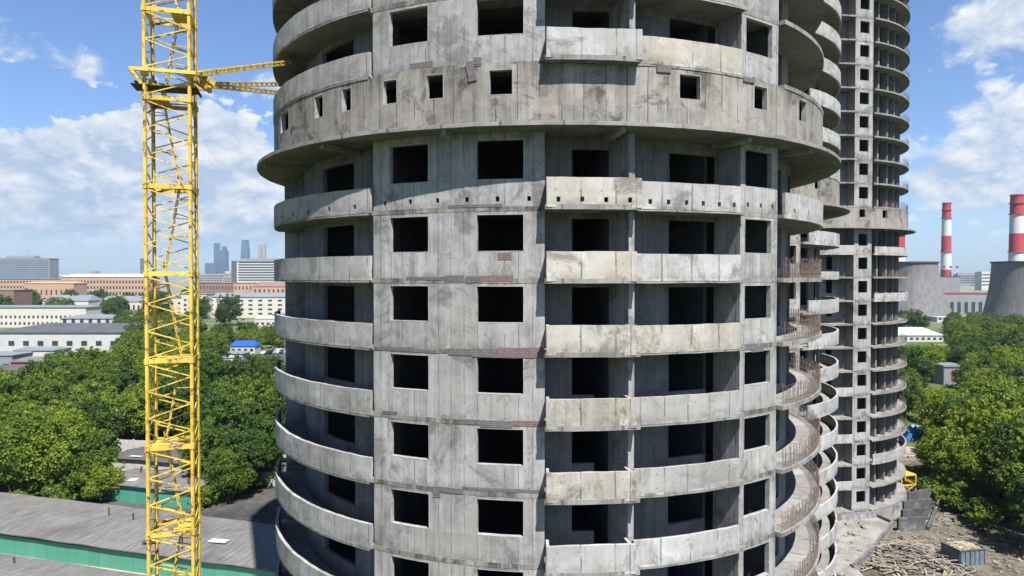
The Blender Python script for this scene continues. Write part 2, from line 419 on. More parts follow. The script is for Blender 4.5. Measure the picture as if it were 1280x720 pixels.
    def parapets(s,k,z):
        r=s.rng
        if s.style=='main':
            cream='cream sand-coloured parapet'; 
            matA={3:('white',None),1:('cream',cream),0:('cream',cream),-1:('cream',cream),-2:('rough','parapet with crumbled pebbly face'),-3:('rough','parapet with crumbled pebbly face'),-4:('white',None)}.get(k,('parapet',None))
            matB={3:('cream',cream),1:('white','whitish parapet with small square drain holes'),0:('white','lilac-white smooth parapet'),-1:('cream',cream),-2:('parapet',None),-3:('parapet',None),-4:('white','parapet with a dark broken upper strip')}.get(k,('parapet',None))
            s.par(-80,ph(463,RB),z,M['parapet'],holes=8 if k==1 else 0,low=.09)
            s.flatpar(ph(682,RB)+.05,ph(796 if k>=1 else 790,RB),z,M[matA[0]],holes=4 if k==1 else 0,label=matA[1])
            s.par(ph(800 if k>=1 else 793,RB),ph(925,RB),z,M[matB[0]],holes=6 if k==1 else 0,label=matB[1],h=1.03,low=.1)
            if k==1: s.par(a_W2b+.4,98,z,M['white'],holes=9)
            elif k<=0: s.rail(a_W2b+.6,98,z)
        elif s.style=='mid':
            s.par(-60,a_L1-1,z,M['parapet'])
            s.par(a_W1b+1,a_F,z,M['white']); s.par(a_F+1,a_W2a-.5,z,M['white'])
            if k!=0: s.par(a_W2b+2.5,98,z,M['white'],holes=9 if k==1 else 0)
            else: s.par(a_W2b+8,98,z,M['white'],h=.5)
        else:
            if k in(1,): s.par(a_W1b+1,a_W2a,z,M['white'])
            if k in (-5,-7,-9): s.par(a_F+1,a_W2a-.4,z,M['white'],h=.9)
            if k in (1,-1): s.par(a_W2b+.6,98,z,M['white'],h=.9)
            elif k in (0,-2,-3,-4,-5,-6,-7) or k==3: s.rail(a_W2b+6,98,z,h=.9,step=.22)
            elif k>3: s.rail(64,98,z,h=.8,step=.3)
            if k==-8: s.par(a_W2b+.6,98,z,M['parapet'],h=1.1)
    def core(s):
        mb=MB(); zt=31.9+3*s.kmax+2.75
        s.wallarc(mb,8.6,-82,278,0,zt,.3,(),2.0,dz=20)
        for a in (-60,-33,-17,-1.5,9.5,29,41,72,98,120,142,170,192,215,250):
            s.radial(mb,a,8.5,RK-.35,0,zt,.2)
        s.b(mb,'core_wall',M['core'],0)
        mb=MB(); prof=[s.pt(a,RW+.5) for a in range(0,360,6)]
        n=len(prof)
        for i in range(n):
            a,b=prof[i],prof[(i+1)%n]; u=i*1.7
            mb.face([(*a,-.3),(*b,-.3),(*b,1.68),(*a,1.68)],[(u,0),(u+1.7,0),(u+1.7,2),(u,2)])
        mb.face([(*p,1.68) for p in prof])
        s.b(mb,'plinth',M['wall'])
    def make(s):
        for k in range(s.kmin,s.kmax+1): s.storey(k)
        s.slab(31.9+3*(s.kmax+1),0); s.core()

T1=Tower(C1,0.0,'large round unfinished grey concrete tower in front, with a flared ring storey',-10,16,(-6,5),'main'); T1.make()
T2=Tower((16.0,72.6),-8.6,'round unfinished tower squeezed between the front tower and the far one, mostly hidden',-10,11,(-10,9),'mid'); T2.make()
T3=Tower((40.5,104.2),-19.5,'farther slim-looking round unfinished tower at right with bare ring balconies',-10,14,(-10,12),'far'); T3.make()

# brick fill patches in the joints of the front tower (px box in the photo -> wall piece)
def patch(px0,px1,y0,y1,mat='brick',R=RW,rotz=0.0,label=None):
    a0,a1=phi(px0,R,C1),phi(px1,R,C1); am=(a0+a1)/2
    Dp=C1[1]-R*math.cos(am); z1,z0=PZ(y0,Dp),PZ(y1,Dp)
    mb=MB(); rr=random.Random(int(px0*7+y0))
    panel(mb,arc(C1,R+.022,0),a0*R,a1*R,z0,z1,.05,(),.12,.09)
    if rotz:
        c=Vector((C1[0]+R*math.sin(am),C1[1]-R*math.cos(am),(z0+z1)/2)); ax=Vector((math.sin(am),-math.cos(am),0))
        mb.v=[tuple(c+Matrix.Rotation(rotz,3,ax)@(Vector(p)-c)) for p in mb.v]
    T1.b(mb,'brick_patch',M[mat],.014)
for a in [(590,622,436,447),(622,656,434.5,447,'brick_red'),(656,679,434.5,448,'brick_red'),(560,590,436,444),(575,640,526,532),(600,640,529,535),(640,680,526.5,533,'brick_red'),
          (508,556,346,350),(556,580,344.5,352),(583,590,345,354),(590,602,345,353),(602,642,344.5,352,'brick_red'),(541,550,609,623),(550,578,611,617.5),(578,676,612,616),
          (468,500,434,438),(500,545,436,440),(478,496,514.5,518.5),(513,541,79.5,86),(592,602,73,82),(622,639,316,325,'brick_red'),
          (560,628,256,259.5),(700,796,71,77),(722,745,77,82),(820,838,84,92),(928,940,98,104),(940,942,98,105)]:
    patch(*a[:4],mat=a[4] if len(a)>4 else 'brick',R=RT+.03 if a[2]<110 else RW)
patch(584,594,78,103,R=RT+.03,rotz=.18); patch(682,686,68,95,R=RT+.03)
for a in [(928,948,430,437),(940,955,433,440),(804,815,517,520)]: patch(*a)

# ------------------------------------------------------------------ tower crane mast
fl=Vector((-14.25,27.0,0)); ux=Vector((math.cos(rad(17)),math.sin(rad(17)),0)); uy=Vector((-ux.y,ux.x,0)); WM=1.6
cr=[fl, fl+ux*WM, fl+ux*WM+uy*WM, fl+uy*WM]; ctr=fl+ux*WM/2+uy*WM/2
crane=empty('tower_crane',ctr,0,'yellow lattice tower crane mast standing left of the front tower','crane')
def cb(mb,name,mat): 
    o=mb.build(name,mat,crane,origin=ctr); o.location=(0,0,0); return o
SEC=3.43; zs0=32+3.52
secs=[zs0+SEC*i for i in range(-10,6)]
for c in cr:
    mb=MB(); mb.bar((c.x,c.y,.3),(c.x,c.y,secs[-1]+SEC),.108)
    for z in secs: mb.box((c.x,c.y,z),(.165,.165,.22))
    cb(mb,'chord',M['yellow'])
up=Vector((0,0,1))
for z in secs:
    mb=MB()
    for i in range(4):
        a,b=cr[i],cr[(i+1)%4]
        mb.bar(a+up*z,b+up*z,.06,.17)
    cb(mb,'section_frame',M['yellow'])
    mb=MB()
    for i in range(4):
        a,b=cr[i],cr[(i+1)%4]
        for q in range(3):
            z0=z+.12+q*(SEC-.24)/3; z1=z+.12+(q+1)*(SEC-.24)/3; zm=(z0+z1)/2
            mb.bar(a+up*z0,b+up*zm,.042); mb.bar(b+up*zm,a+up*z1,.042)
    cb(mb,'bracing',M['yellow'])
    mb=MB()   # landing and its trapdoor frame
    k=secs.index(z); sgn=1 if k%2 else -1
    c0=ctr+up*(z+.05)
    mb.box(c0+ux*sgn*-.38,(.62,1.35,.04),rad(17)); mb.bar(c0-ux*.7-uy*.35,c0+ux*.7-uy*.35,.05); mb.bar(c0-ux*.7+uy*.35,c0+ux*.7+uy*.35,.05)
    cb(mb,'landing',M['yellow'])
    mb=MB()   # leaning caged ladder
    b0=c0+ux*sgn*-.30+uy*.1; b1=ctr+up*(z+SEC)+ux*sgn*.35+uy*.1
    for s_ in(-.17,.17): mb.bar(b0+uy*s_,b1+uy*s_+up*.5,.035)
    for q in range(12):
        p=b0.lerp(b1,q/11.5); mb.bar(p-uy*.17,p+uy*.17,.022)
    for q in (5,7.5,10):
        p=b0.lerp(b1,q/11.5); e=ux*sgn*.55
        pts=[p-uy*.2,p-uy*.32+e*.6,p-uy*.2+e,p+uy*.2+e,p+uy*.32+e*.6,p+uy*.2]
        for m_,n_ in zip(pts[:-1],pts[1:]): mb.bar(m_,n_,.03)
    cb(mb,'ladder',M['yellow'])
zc=32+7.95; mb=MB()
h=up*zc
o0=fl-ux*.45-uy*.25+h; o1=fl+ux*(WM+.35)-uy*.25+h; o2=fl+ux*(WM+.45)+uy*(WM+.5)+h; o3=fl-ux*.45+uy*(WM+.4)+h
for a,b in((o0,o1),(o1,o2),(o2,o3),(o3,o0)): mb.bar(a,b,.13,.13)
ap=o2.lerp(o1,.35)+ux*.2
mb.bar(o1,o1+ux*.5+uy*.5-up*.25,.16,.2); mb.bar(o2,ap,.14,.18); mb.bar(o1-ux*.5,ap-up*.3,.14,.16); mb.bar(o0,o0+up*-.55+ux*.4,.12)
for c in cr: mb.box(c+h-up*.05,(.26,.26,.24),rad(17))
cb(mb,'collar_frame',M['yellow'])
mb=MB(); zb=zc-.45
mb.box(ctr+up*zb-ux*.2,(2.3,1.1,.03),rad(17))
for p_ in(-1.1,1.0): mb.bar(ctr+up*zb+ux*p_-uy*.9,ctr+up*zb+ux*p_+uy*.9,.08)
cb(mb,'service_platform',M['darksteel'])
def tie(p,q):
    p=Vector(p); q=Vector(q); d=(q-p).normalized(); sd=d.cross(up).normalized(); w=.12; mb=MB()
    vn=sd.cross(d).normalized()*.14
    for s1 in(-1,1):
        for s2 in(-1,1): mb.bar(p+sd*w*s1+vn*s2*.55,q+sd*w*s1+vn*s2*.55,.055)
    L=(q-p).length; n=int(L/.75)
    for i in range(n+1):
        c=p+d*(L*i/n)
        for s1 in(-1,1): mb.bar(c+sd*w*s1-vn*.6,c+sd*w*s1+vn*.6,.22,.05,up=sd)
        for s2 in(-1,1): mb.bar(c-sd*w+vn*s2*.55,c+sd*w+vn*s2*.55,.06)
    cb(mb,'tie_strut',M['yellow'])
tie(o1+ux*.1,(PX(380,39.3),39.3,32+12.15)); 
e2=(-12.9,42.6,32+11.72); tie(ap,e2); tie(ap-up*.05,(-13.0,45.5,32+11.70))
mb=MB(); mb.box(ctr+up*.2,(5,5,.6),rad(17)); cb(mb,'footing',M['slab'])

# ------------------------------------------------------------------ ground
def groundmat():
    m,nt=newmat('ground_mix'); g=G(nt); p=g.n('ShaderNodeNewGeometry').outputs['Position']
    n1=g.noise(p,.035,6,.65); n2=g.noise(p,.4,5,.7); n3=g.noise(p,.006,5,.6); n4=g.noise(p,3.0,4,.7)
    c=g.mix(g.ramp(n2,.3,.7),(.045,.075,.018),(.085,.11,.03))
    c=g.mix(g.ramp(n1,.52,.62),c,(.17,.145,.10))
    city=g.mix(g.ramp(g.noise(p,.02,6,.8),.4,.6),(.10,.13,.07),(.26,.24,.21))
    dst=g.n('ShaderNodeVectorMath',{0:p},operation='LENGTH').outputs['Value']
    c=g.mix(g.ramp(dst,380,900),c,city)
    c=g.mix(g.m('MULTIPLY',g.ramp(n4,.5,.75),.35),c,(.05,.05,.03))
    g.out(g.n('ShaderNodeBsdfPrincipled',{'Base Color':c,'Roughness':.95,'Specular IOR Level':.1}).outputs[0]); return m
mb=MB()
gx=[-8500,-3000,-1000,-400,-200,-100,-50,0,50,100,200,400,1000,3000,8500]; gy=[-300,0,40,80,120,160,240,400,700,1200,2500,5000,8500]
for i in range(len(gx)-1):
    for j in range(len(gy)-1):
        mb.face([(gx[i],gy[j],0),(gx[i+1],gy[j],0),(gx[i+1],gy[j+1],0),(gx[i],gy[j+1],0)])
tag(mb.build('ground',groundmat()),kind='structure')
def sheetmat(name,c1,c2,c3,s1=.25,rocks=True):
    m,nt=newmat(name); g=G(nt); p=g.n('ShaderNodeNewGeometry').outputs['Position']
    n1=g.noise(p,s1,7,.7,.4); n2=g.noise(p,s1*7,6,.75); n3=g.noise(p,s1*.4,4,.6)
    c=g.mix(g.ramp(n1,.35,.62),c1,c2); c=g.mix(g.m('MULTIPLY',g.ramp(n2,.5,.66),.7),c,c3)
    c=g.mix(g.m('MULTIPLY',g.ramp(n3,.55,.7),.6),c,tuple(x*.5 for x in c1))
    b=g.n('ShaderNodeBsdfPrincipled',{'Base Color':c,'Roughness':.95,'Specular IOR Level':.1})
    bn=g.n('ShaderNodeBump',{'Height':n2,'Strength':.8,'Distance':.25}).outputs[0]; nt.links.new(bn,b.inputs['Normal'])
    g.out(b.outputs[0]); return m
M['dirt']=sheetmat('site_dirt',(.07,.058,.042),(.155,.132,.10),(.24,.22,.19))
M['sand']=sheetmat('sandy_path',(.26,.22,.16),(.38,.33,.25),(.45,.41,.33),.15)
M['asphalt']=sheetmat('old_asphalt',(.05,.05,.05),(.08,.08,.076),(.12,.117,.11),.1)
M['rubble']=sheetmat('rubble_concrete',(.15,.14,.125),(.29,.275,.255),(.40,.385,.365),.5)
def sheet(name,pts,z,mat,label=None):
    mb=MB(); mb.face([(x,y,z) for x,y in pts]); return tag(mb.build(name,mat),kind='structure')
sheet('site_yard',[(24,60),(75,60),(80,88),(74,104),(84,126),(58,132),(50,112),(40,100),(24,90)],.004,M['dirt'])
sheet('access_road',[(66,123),(120,110),(121,116),(72,130)],.010,M['sand'])
sheet('garage_lane',[(-85,81.5),(-12,61.0),(-12,67.2),(-85,88.0)],.004,M['sand'])
sheet('yard_asphalt',[(-50,88),(-14,77.5),(-14,118),(-68,123),(-66,98)],.004,M['asphalt'])
sheet('car_park_road',[(-125,228),(-95,228),(-70,262),(-40,284),(-10,290),(-10,302),(-50,300),(-112,276),(-130,245)],.004,M['asphalt'])
sheet('grass_verge',[(-70,256),(-30,262),(-20,282),(-42,280)],.008,simple('verge_grass',(.10,.15,.04),.95,var=.3,scale=.5))

# ------------------------------------------------------------------ garages
def roofmat(name,c1,c2,c3,rot):
    m,nt=newmat(name); g=G(nt); uv=g.n('ShaderNodeUVMap').outputs[0]
    p=g.n('ShaderNodeNewGeometry').outputs['Position']
    br=g.n('ShaderNodeTexBrick',{'Vector':uv,'Color1':(*c1,1),'Color2':(*c2,1),'Mortar':(*[x*.55 for x in c1],1),'Scale':1.0,'Mortar Size':.02,'Brick Width':3.1,'Row Height':1.0,'Bias':.1}).outputs[0]
    st=g.noise(g.vscale(uv,(.35,2.6,1)),1.0,6,.75); n2=g.noise(p,.18,5,.6)
    c=g.mix(g.ramp(st,.3,.7),tuple(x*.6 for x in c1),c3); c=g.mix(.35,c,br)
    c=g.mix(g.m('MULTIPLY',g.ramp(n2,.5,.7),.5),c,tuple(x*.5 for x in c1))
    b=g.n('ShaderNodeBsdfPrincipled',{'Base Color':c,'Roughness':.8})
    bn=g.n('ShaderNodeBump',{'Height':st,'Strength':.5,'Distance':.08}).outputs[0]; nt.links.new(bn,b.inputs['Normal'])
    g.out(b.outputs[0]); return m
M['slate']=roofmat('patched_sheet_roof',(.075,.073,.070),(.12,.115,.11),(.24,.23,.22),0)
def greenmat():
    m,nt=newmat('green_painted_metal'); g=G(nt); uv=g.n('ShaderNodeUVMap').outputs[0]
    p=g.n('ShaderNodeNewGeometry').outputs['Position']
    br=g.n('ShaderNodeTexBrick',{'Vector':uv,'Color1':(.045,.225,.16,1),'Color2':(.06,.27,.195,1),'Mortar':(.02,.10,.075,1),'Scale':1.0,'Mortar Size':.02,'Brick Width':1.5,'Row Height':9.0},offset=0.0).outputs[0]
    n=g.noise(p,.9,6,.7)
    c=g.mix(g.m('MULTIPLY',g.ramp(n,.5,.68),.6),br,(.10,.17,.12))
    g.out(g.n('ShaderNodeBsdfPrincipled',{'Base Color':c,'Roughness':.6}).outputs[0]); return m
M['green']=greenmat()
gd=Vector((.962,-.272,0)); gn=Vector((.272,.962,0)); grz=math.atan2(-.272,.962)
M['whitewall']=simple('white_wash',(.62,.62,.60),.85,var=.15,scale=1.2,stain=(.35,.33,.30,1))
M['lintel']=simple('dark_green_trim',(.03,.10,.08),.7)
def garage(S,L,Dp,h,label,wallm,trim=True,patches=True,rmat=None,back=0.35):
    S=Vector((S[0],S[1],0)); root=empty('garage_row',S,0,label,'garages')
    def bb(mb,name,mat,j=0):
        o=mb.build(name,mat,root,jitter=j,jscale=.3,origin=S); o.location=(0,0,0); return o
    mb=MB(); f,_=line(S.xy,(S+gd*L).xy); panel(mb,f,0,L,0,h,Dp,(),3.0,3.0,uo=0); bb(mb,'wall',wallm)
    rr=random.Random(int(L)); mb=MB(); n=int(L/3.1); o=-.35
    hs=[h+.12+rr.uniform(-.06,.08)+.25*math.sin(i*.35) *.4 for i in range(n+1)]
    for i in range(n):
        a=S+gd*(L*i/n); b=S+gd*(L*(i+1)/n); m=Dp*.5; z0,z1=hs[i],hs[i+1]
        u0,u1=L*i/n,L*(i+1)/n
        A=a-gn*.4; B=b-gn*.4; A2=a+gn*(Dp+.3); B2=b+gn*(Dp+.3); Am=a+gn*m; Bm=b+gn*m
        P=lambda q,z:(q.x,q.y,z)
        mb.face([P(A,z0),P(B,z1),P(Bm,z1+back),P(Am,z0+back)],[(0,u0),(0,u1),(m,u1),(m,u0)])
        mb.face([P(Am,z0+back),P(Bm,z1+back),P(B2,z1),P(A2,z0)],[(m,u0),(m,u1),(Dp,u1),(Dp,u0)])
        mb.face([P(A,z0-.10),P(B,z1-.10),P(B,z1),P(A,z0)],[(0,u0),(0,u1),(.1,u1),(.1,u0)])
        mb.face([P(A,z0-.10),P(A2,z0-.1),P(B2,z1-.1),P(B,z1-.1)])
    bb(mb,'roof',rmat or M['slate'])
    if trim:
        mb=MB(); mb.box(S+gd*L/2-gn*.12+up*(h-.12),(L,.2,.16),grz); bb(mb,'eave_trim',M['lintel'])
    if patches:
        for i in range(3):
            q=S+gd*rr.uniform(2,L-2)+gn*rr.uniform(.3,Dp*.4); mb=MB()
            mb.box(q+up*(h+.27+back*.5),(rr.uniform(.8,2.2),rr.uniform(.5,1.3),.06),grz+rr.uniform(-.4,.4)); bb(mb,'loose_sheet',M['whitewall'] if i%2 else M['asphalt'])
    for i in range(5):
        q=S+gd*rr.uniform(2,L-2)+gn*rr.uniform(1.0,Dp*.8); mb=MB(); hh=rr.uniform(.5,1.1)
        mb.tube(q+up*(h+.2),q+up*(h+.3+hh),.09,.09,8); mb.tube(q+up*(h+.3+hh),q+up*(h+.42+hh),.17,.03,8); bb(mb,'vent_pipe',M['darksteel'])
    return root
M['slate_dark']=roofmat('bitumen_roof',(.05,.05,.05),(.08,.08,.08),(.13,.125,.12),0)
garage((-78.5,85.0),68,10.6,2.35,'long garage row with patched grey sheet roof and bright green front wall',M['green'])
garage((-78.5,72.6),44,7.0,2.3,'garage row with ribbed grey roof at the bottom left corner, across the sandy lane',M['green'],trim=False,patches=False)
garage((-60,99.0),17,7.2,2.3,'short garage row with teal back wall behind the long green-fronted row',M['green'],trim=False)
garage((-66,113.2),44,7.0,2.2,'garage row with dark flat roof and white front behind the short teal row',M['whitewall'],trim=False,rmat=M['slate_dark'])
def wallthing(name,label,cat,p,q,h,t,mat,group=None,posts=0):
    p=Vector((p[0],p[1],0)); q=Vector((q[0],q[1],0)); r=empty(name,p,0,label,cat,group)
    f,L=line(p.xy,q.xy); mb=MB(); panel(mb,f,0,L,0,h,t,(),3,3); o=mb.build('wall_panel',mat,r,jitter=.03,origin=p); o.location=(0,0,0)
    n=int(L/3)
    if posts:
        for i in range(n+1):
            mb=MB(); c=p.lerp(q,i/n); mb.box(c+up*(h/2+.1),(.22,.3,h+.2),math.atan2((q-p).y,(q-p).x)); o=mb.build('fence_post',mat,r,origin=p); o.location=(0,0,0)
    return r
wallthing('concrete_fence','long white concrete fence under the trees behind the dark-roofed garages','fence',(-72,126),(-22,119),2.1,.2,M['whitewall'],posts=1)
wallthing('concrete_wall','low white wall with patchy paint just behind the teal garages','wall',(-70,110.5),(-42,104.5),1.4,.3,M['whitewall'])

# ------------------------------------------------------------------ trees
def leafmat(name,a,b):
    m,nt=newmat(name); g=G(nt); p=g.n('ShaderNodeNewGeometry').outputs['Position']
    rnd=g.n('ShaderNodeObjectInfo').outputs['Random']; ri=g.n('ShaderNodeNewGeometry').outputs['Random Per Island']
    n=g.noise(p,.45,3,.6)
    f=g.m('ADD',g.m('MULTIPLY',g.ramp(n,.3,.7),.45),g.m('MULTIPLY',rnd,.55))
    c=g.mix(f,a,b)
    c=g.mix(g.m('MULTIPLY',rnd,.35),c,(b[0]*1.15,b[1]*.98,b[2]*.9)); c=g.mix(g.m('MULTIPLY',ri,.35),c,tuple(x*.6 for x in a))
    d=g.n('ShaderNodeBsdfPrincipled',{'Base Color':c,'Roughness':.6,'Specular IOR Level':.25}).outputs[0]
    t=g.n('ShaderNodeBsdfTranslucent',{'Color':g.mix(.5,c,(.16,.20,.02))}).outputs[0]
    g.out(g.n('ShaderNodeMixShader',{0:.42,1:d,2:t}).outputs[0]); return m
M['leaf0']=leafmat('foliage_green',(.060,.118,.014),(.150,.225,.026))
M['leaf1']=leafmat('foliage_yellow_green',(.105,.172,.014),(.215,.285,.028))
M['leaf2']=leafmat('foliage_dark',(.032,.080,.016),(.080,.145,.026))
M['bark']=simple('bark',(.11,.085,.06),.95,var=.3,scale=5)
def crown_mesh(seed,H,rx,rz,cz,nb,nl,ls,mat):
    r=random.Random(seed); mb=MB(); tb=MB(); blobs=[]
    for i in range(nb):
        while True:
            x,y,z=r.uniform(-1,1),r.uniform(-1,1),r.uniform(-1,1)
            d=math.sqrt(x*x+y*y+z*z)
            if .35<d<1: break
        rb=r.uniform(.13,.36)*rx*(1.15-.3*max(0,z))
        blobs.append((Vector((x*rx*.95,y*rx*.95,cz+z*rz*.95)),rb))
    blobs.append((Vector((0,0,cz)),rx*.6))
    for i in range(int(nb*1.6)):
        v=Vector((r.gauss(0,1),r.gauss(0,1),r.gauss(.15,.9))).normalized(); q=r.uniform(.95,1.2)
        blobs.append((Vector((v.x*rx*q,v.y*rx*q,cz+v.z*rz*q)),rx*r.uniform(.05,.12)))
    vs=[];fs=[]
    for c,rb in blobs:
        n=int(nl*(rb/(.32*rx))**2)+8
        for i in range(n):
            v=Vector((r.gauss(0,1),r.gauss(0,1),r.gauss(0,1))).normalized()
            if v.z<-.6 and r.random()<.6: v.z*=-1
            q=c+Vector((v.x,v.y,v.z*.82))*rb*(r.uniform(.72,1.0) if r.random()<.78 else r.uniform(1.0,1.45))
            q+=Vector((r.gauss(0,.08),r.gauss(0,.08),r.gauss(0,.08)))*rb
            nn=(v+Vector((r.gauss(0,.6),r.gauss(0,.6),r.gauss(.25,.6)))).normalized()
            t=nn.cross(Vector((r.uniform(-1,1),r.uniform(-1,1),r.uniform(-1,1)))).normalized(); w=nn.cross(t)
            a=ls*r.uniform(.6,1.35); b=a*r.uniform(.5,.9)
            mb.face([q-t*a,q-w*b+nn*a*.15,q+t*a,q+w*b-nn*a*.15])
    tb.tube((0,0,-.2),(0,0,cz*.55),H*.022,H*.015,8); tb.tube((0,0,cz*.55),(0,0,cz+rz*.4),H*.015,H*.005,6)
    for c,rb in blobs[:9]: tb.tube((0,0,cz*r.uniform(.4,.7)),c,H*.009,H*.003,5,cap=False)
    co=mb.build('crown',mat); to=tb.build('trunk',M['bark'])
    cm,tm=co.data,to.data; bpy.data.objects.remove(co); bpy.data.objects.remove(to); return cm,tm
VAR={}
for i in range(3):
    VAR['broad%d'%i]=crown_mesh(10+i,12,5.0,5.2,6.4,46,400,.20,M['leaf0'])
    VAR['light%d'%i]=crown_mesh(20+i,11,4.6,4.8,6.0,42,400,.19,M['leaf1'])
for i in range(2):
    VAR['dark%d'%i]=crown_mesh(30+i,12,4.6,5.4,6.4,40,400,.20,M['leaf2'])
    VAR['slim%d'%i]=crown_mesh(40+i,14,2.8,5.6,8.2,24,330,.20,M['leaf2'])
VAR['bush0']=crown_mesh(50,3,1.9,1.3,1.3,14,260,.15,M['leaf0'])
VAR['bush1']=crown_mesh(51,3,2.0,1.1,1.1,12,260,.15,M['leaf1'])
TREES=[]
def tree(var,x,y,s=1.0,rz=None,sz=None,r=random.Random(5)):
    TREES.append((var,x,y,s,rz if rz is not None else r.uniform(0,6.28),sz or s*r.uniform(.9,1.1)))
KW={'broad':'mid-green broadleaf tree','light':'yellow-green broadleaf tree','dark':'dark green broadleaf tree','slim':'tall narrow dark tree','bush':'low bush'}
def flush(place,group):
    global TREES
    TREES.sort(key=lambda t:t[1]/t[2])
    for n,(v,x,y,s,rz,sz) in enumerate(TREES,1):
        kd=v[:-1]
        pos='leftmost' if n==1 else 'rightmost' if n==len(TREES) else ORD[n]+' from left'
        lab='%s, %s %s'%(KW[kd],pos,place)
        nm='bush' if kd=='bush' else 'poplar_tree' if kd=='slim' else 'broadleaf_tree'
        e=empty(nm,(x,y,0),rz,lab,'bush' if kd=='bush' else 'tree',group,scale=(s,s,sz))
        cm,tm=VAR[v]
        for pn,me in(('crown',cm),('trunk',tm)):
            o=bpy.data.objects.new(pn,me); COL.objects.link(o); o.parent=e
    TREES=[]
def scatter(seed,band,pxr,gap,kinds,smin=.68,smax=1.15,ok=None):
    r=random.Random(seed); D0,D1=band; Dk=D0
    while Dk<D1:
        px=pxr[0]+r.uniform(0,gap*.5)*F/Dk
        while px<pxr[1]:
            d=Dk+r.uniform(-.3,.3)*gap
            if ok is None or ok(px,d):
                k=r.choice(kinds); v=k+str(r.randrange(3 if k in('broad','light') else 2))
                tree(v,PX(px,d),d,r.uniform(smin,smax),r=r)
            px+=gap*r.uniform(.8,1.2)*F/Dk
        Dk+=gap*.86
K1=['broad','light','light','broad','dark','slim','light','dark']
# left front clump behind the long garages
for v,px,d,s in [('broad0',-20,99,1.0),('broad1',30,98.5,.95),('light0',78,99,.98),('broad2',108,99,.8),('light0',122,97.5,.55),('bush0',70,95.5,1.2),('bush1',18,94.5,1.1),('light1',60,108,1.05),('broad0',5,110,1.1),('dark0',112,115,.95),('broad1',-35,108,1.0),('light2',30,118,1.0),('light1',85,121,1.0)]:
    tree(v,PX(px,d),d,s)
flush('in the clump behind the long green garages','trees behind the green garages')
for v,px,d,s in [('slim0',288,104,.95),('slim1',306,109,.85),('dark0',262,102,.8),('broad1',285,98,.6),('dark1',300,101,.75),('dark0',322,105,.85),('slim1',345,110,.8),('broad2',255,114,.7),('bush0',270,98,1.4),('bush0',250,95.5,1.1),('dark1',272,121,.95),('slim0',326,121,.8)]:
    tree(v,PX(px,d),d,s)
flush('right of the crane mast among the garages','trees between crane and tower')
scatter(3,(133,150),(-25,392),9.5,K1,ok=lambda p,d:p<255 or True,smin=.85,smax=1.1)
flush('just behind the white concrete fence','trees behind the white fence')
scatter(4,(156,182),(56,392),10,K1,ok=lambda p,d:p<262 or d<166)
flush('in the second row behind the white fence','second row of trees at left')
scatter(5,(188,236),(62,268),10.5,K1,ok=lambda p,d: p>66 and (d<206 or p>152))
flush('in the deep wood left of the blue-roofed hut','wood at left')
for v,px,d,s in [('broad1',322,214,.85),('dark0',340,219,.75),('light0',30,190,.6),('dark1',12,178,.5),('broad0',352,212,.6)]: tree(v,PX(px,d),d,s*.8)
flush('standing alone near the parked cars or sheds','single trees at left')
scatter(6,(300,345),(238,395),11,K1,smin=.6,smax=.85); scatter(7,(245,300),(162,268),12,K1)
flush('between the blue-roofed hut and the cream block','trees before the cream block')
scatter(8,(370,430),(150,245),13,['broad','dark','light'],smin=.8,smax=1.1)
tree('dark0',PX(287,445),445,1.6); tree('dark1',PX(276,452),452,.9)
flush('in front of the long cream block','trees along the cream block')
scatter(9,(520,700),(-10,260),34,['dark','dark','broad'],smin=1.1,smax=1.6)
flush('among the roofs of the far works','trees among the works')
# right side wood
for v,px,d,s in [('light0',1200,103,.9),('broad2',1186,108,.75),('light1',1250,103,1.1),('dark1',1290,92,1.0),('bush1',1238,94,.9),('bush0',1262,90,.9),('bush0',1180,100,1.0),('light1',1228,106,1.08),('dark0',1262,97,.9),('broad1',1275,112,1.15),('dark1',1205,109,.75),('broad0',1305,104,1.0),('broad1',1318,86,1.05),('light2',1345,92,1.1),('dark0',1330,78,.95),('broad0',1262,100,1.0),('light1',1222,97,.75),('bush0',1160,101,1.0),('bush1',1186,98,1.2),('bush0',1205,94,1.3),('bush1',1150,107,1.0),('bush0',1232,88,1.2)]:
    tree(v,PX(px,d),d,s)
flush('at the edge of the building site','trees beside the site')
scatter(11,(118,128),(1206,1330),9,K1,smin=.9,smax=1.15)
flush('behind the site edge at far right','second row of trees at right')
scatter(12,(146,164),(1120,1330),9.5,K1,ok=lambda p,d:not(1168<p<1214),smin=.8,smax=1.0)
for px,d,q in [(1175,132,.82),(1196,133,.85),(1214,130,.85),(1167,150,.62),(1185,151,.6),(1203,150,.62),(1220,150,.8)]: tree('light%d'%(px%3),PX(px,d),d,q)
flush('behind the blue tarpaulins','trees behind the tarpaulins')
scatter(13,(166,200),(1118,1330),10,K1,ok=lambda p,d:not(1168<p<1214))
flush('in the wood before the red-panelled shed','wood at right')
scatter(14,(212,320),(1112,1330),11.5,K1,smin=.82,smax=1.02,ok=lambda p,d:p>1188+(d-222)*.1 or d<222)
for i in range(5):
    tree('broad%d'%(i%3),PX(1122+i*15,236),236,.66); tree('light%d'%(i%3),PX(1128+i*14,262),262,.5)
flush('between the red-panelled shed and the cooling towers','wood below the cooling towers')
scatter(15,(325,420),(1188,1320),12,['broad','dark','broad'],smin=.72,smax=.88)
tree('dark0',PX(1143,405),405,1.0); tree('dark1',PX(1130,412),412,.9); tree('dark0',PX(1153,400),400,.8)
flush('at the foot of the cooling towers','trees at the cooling towers')

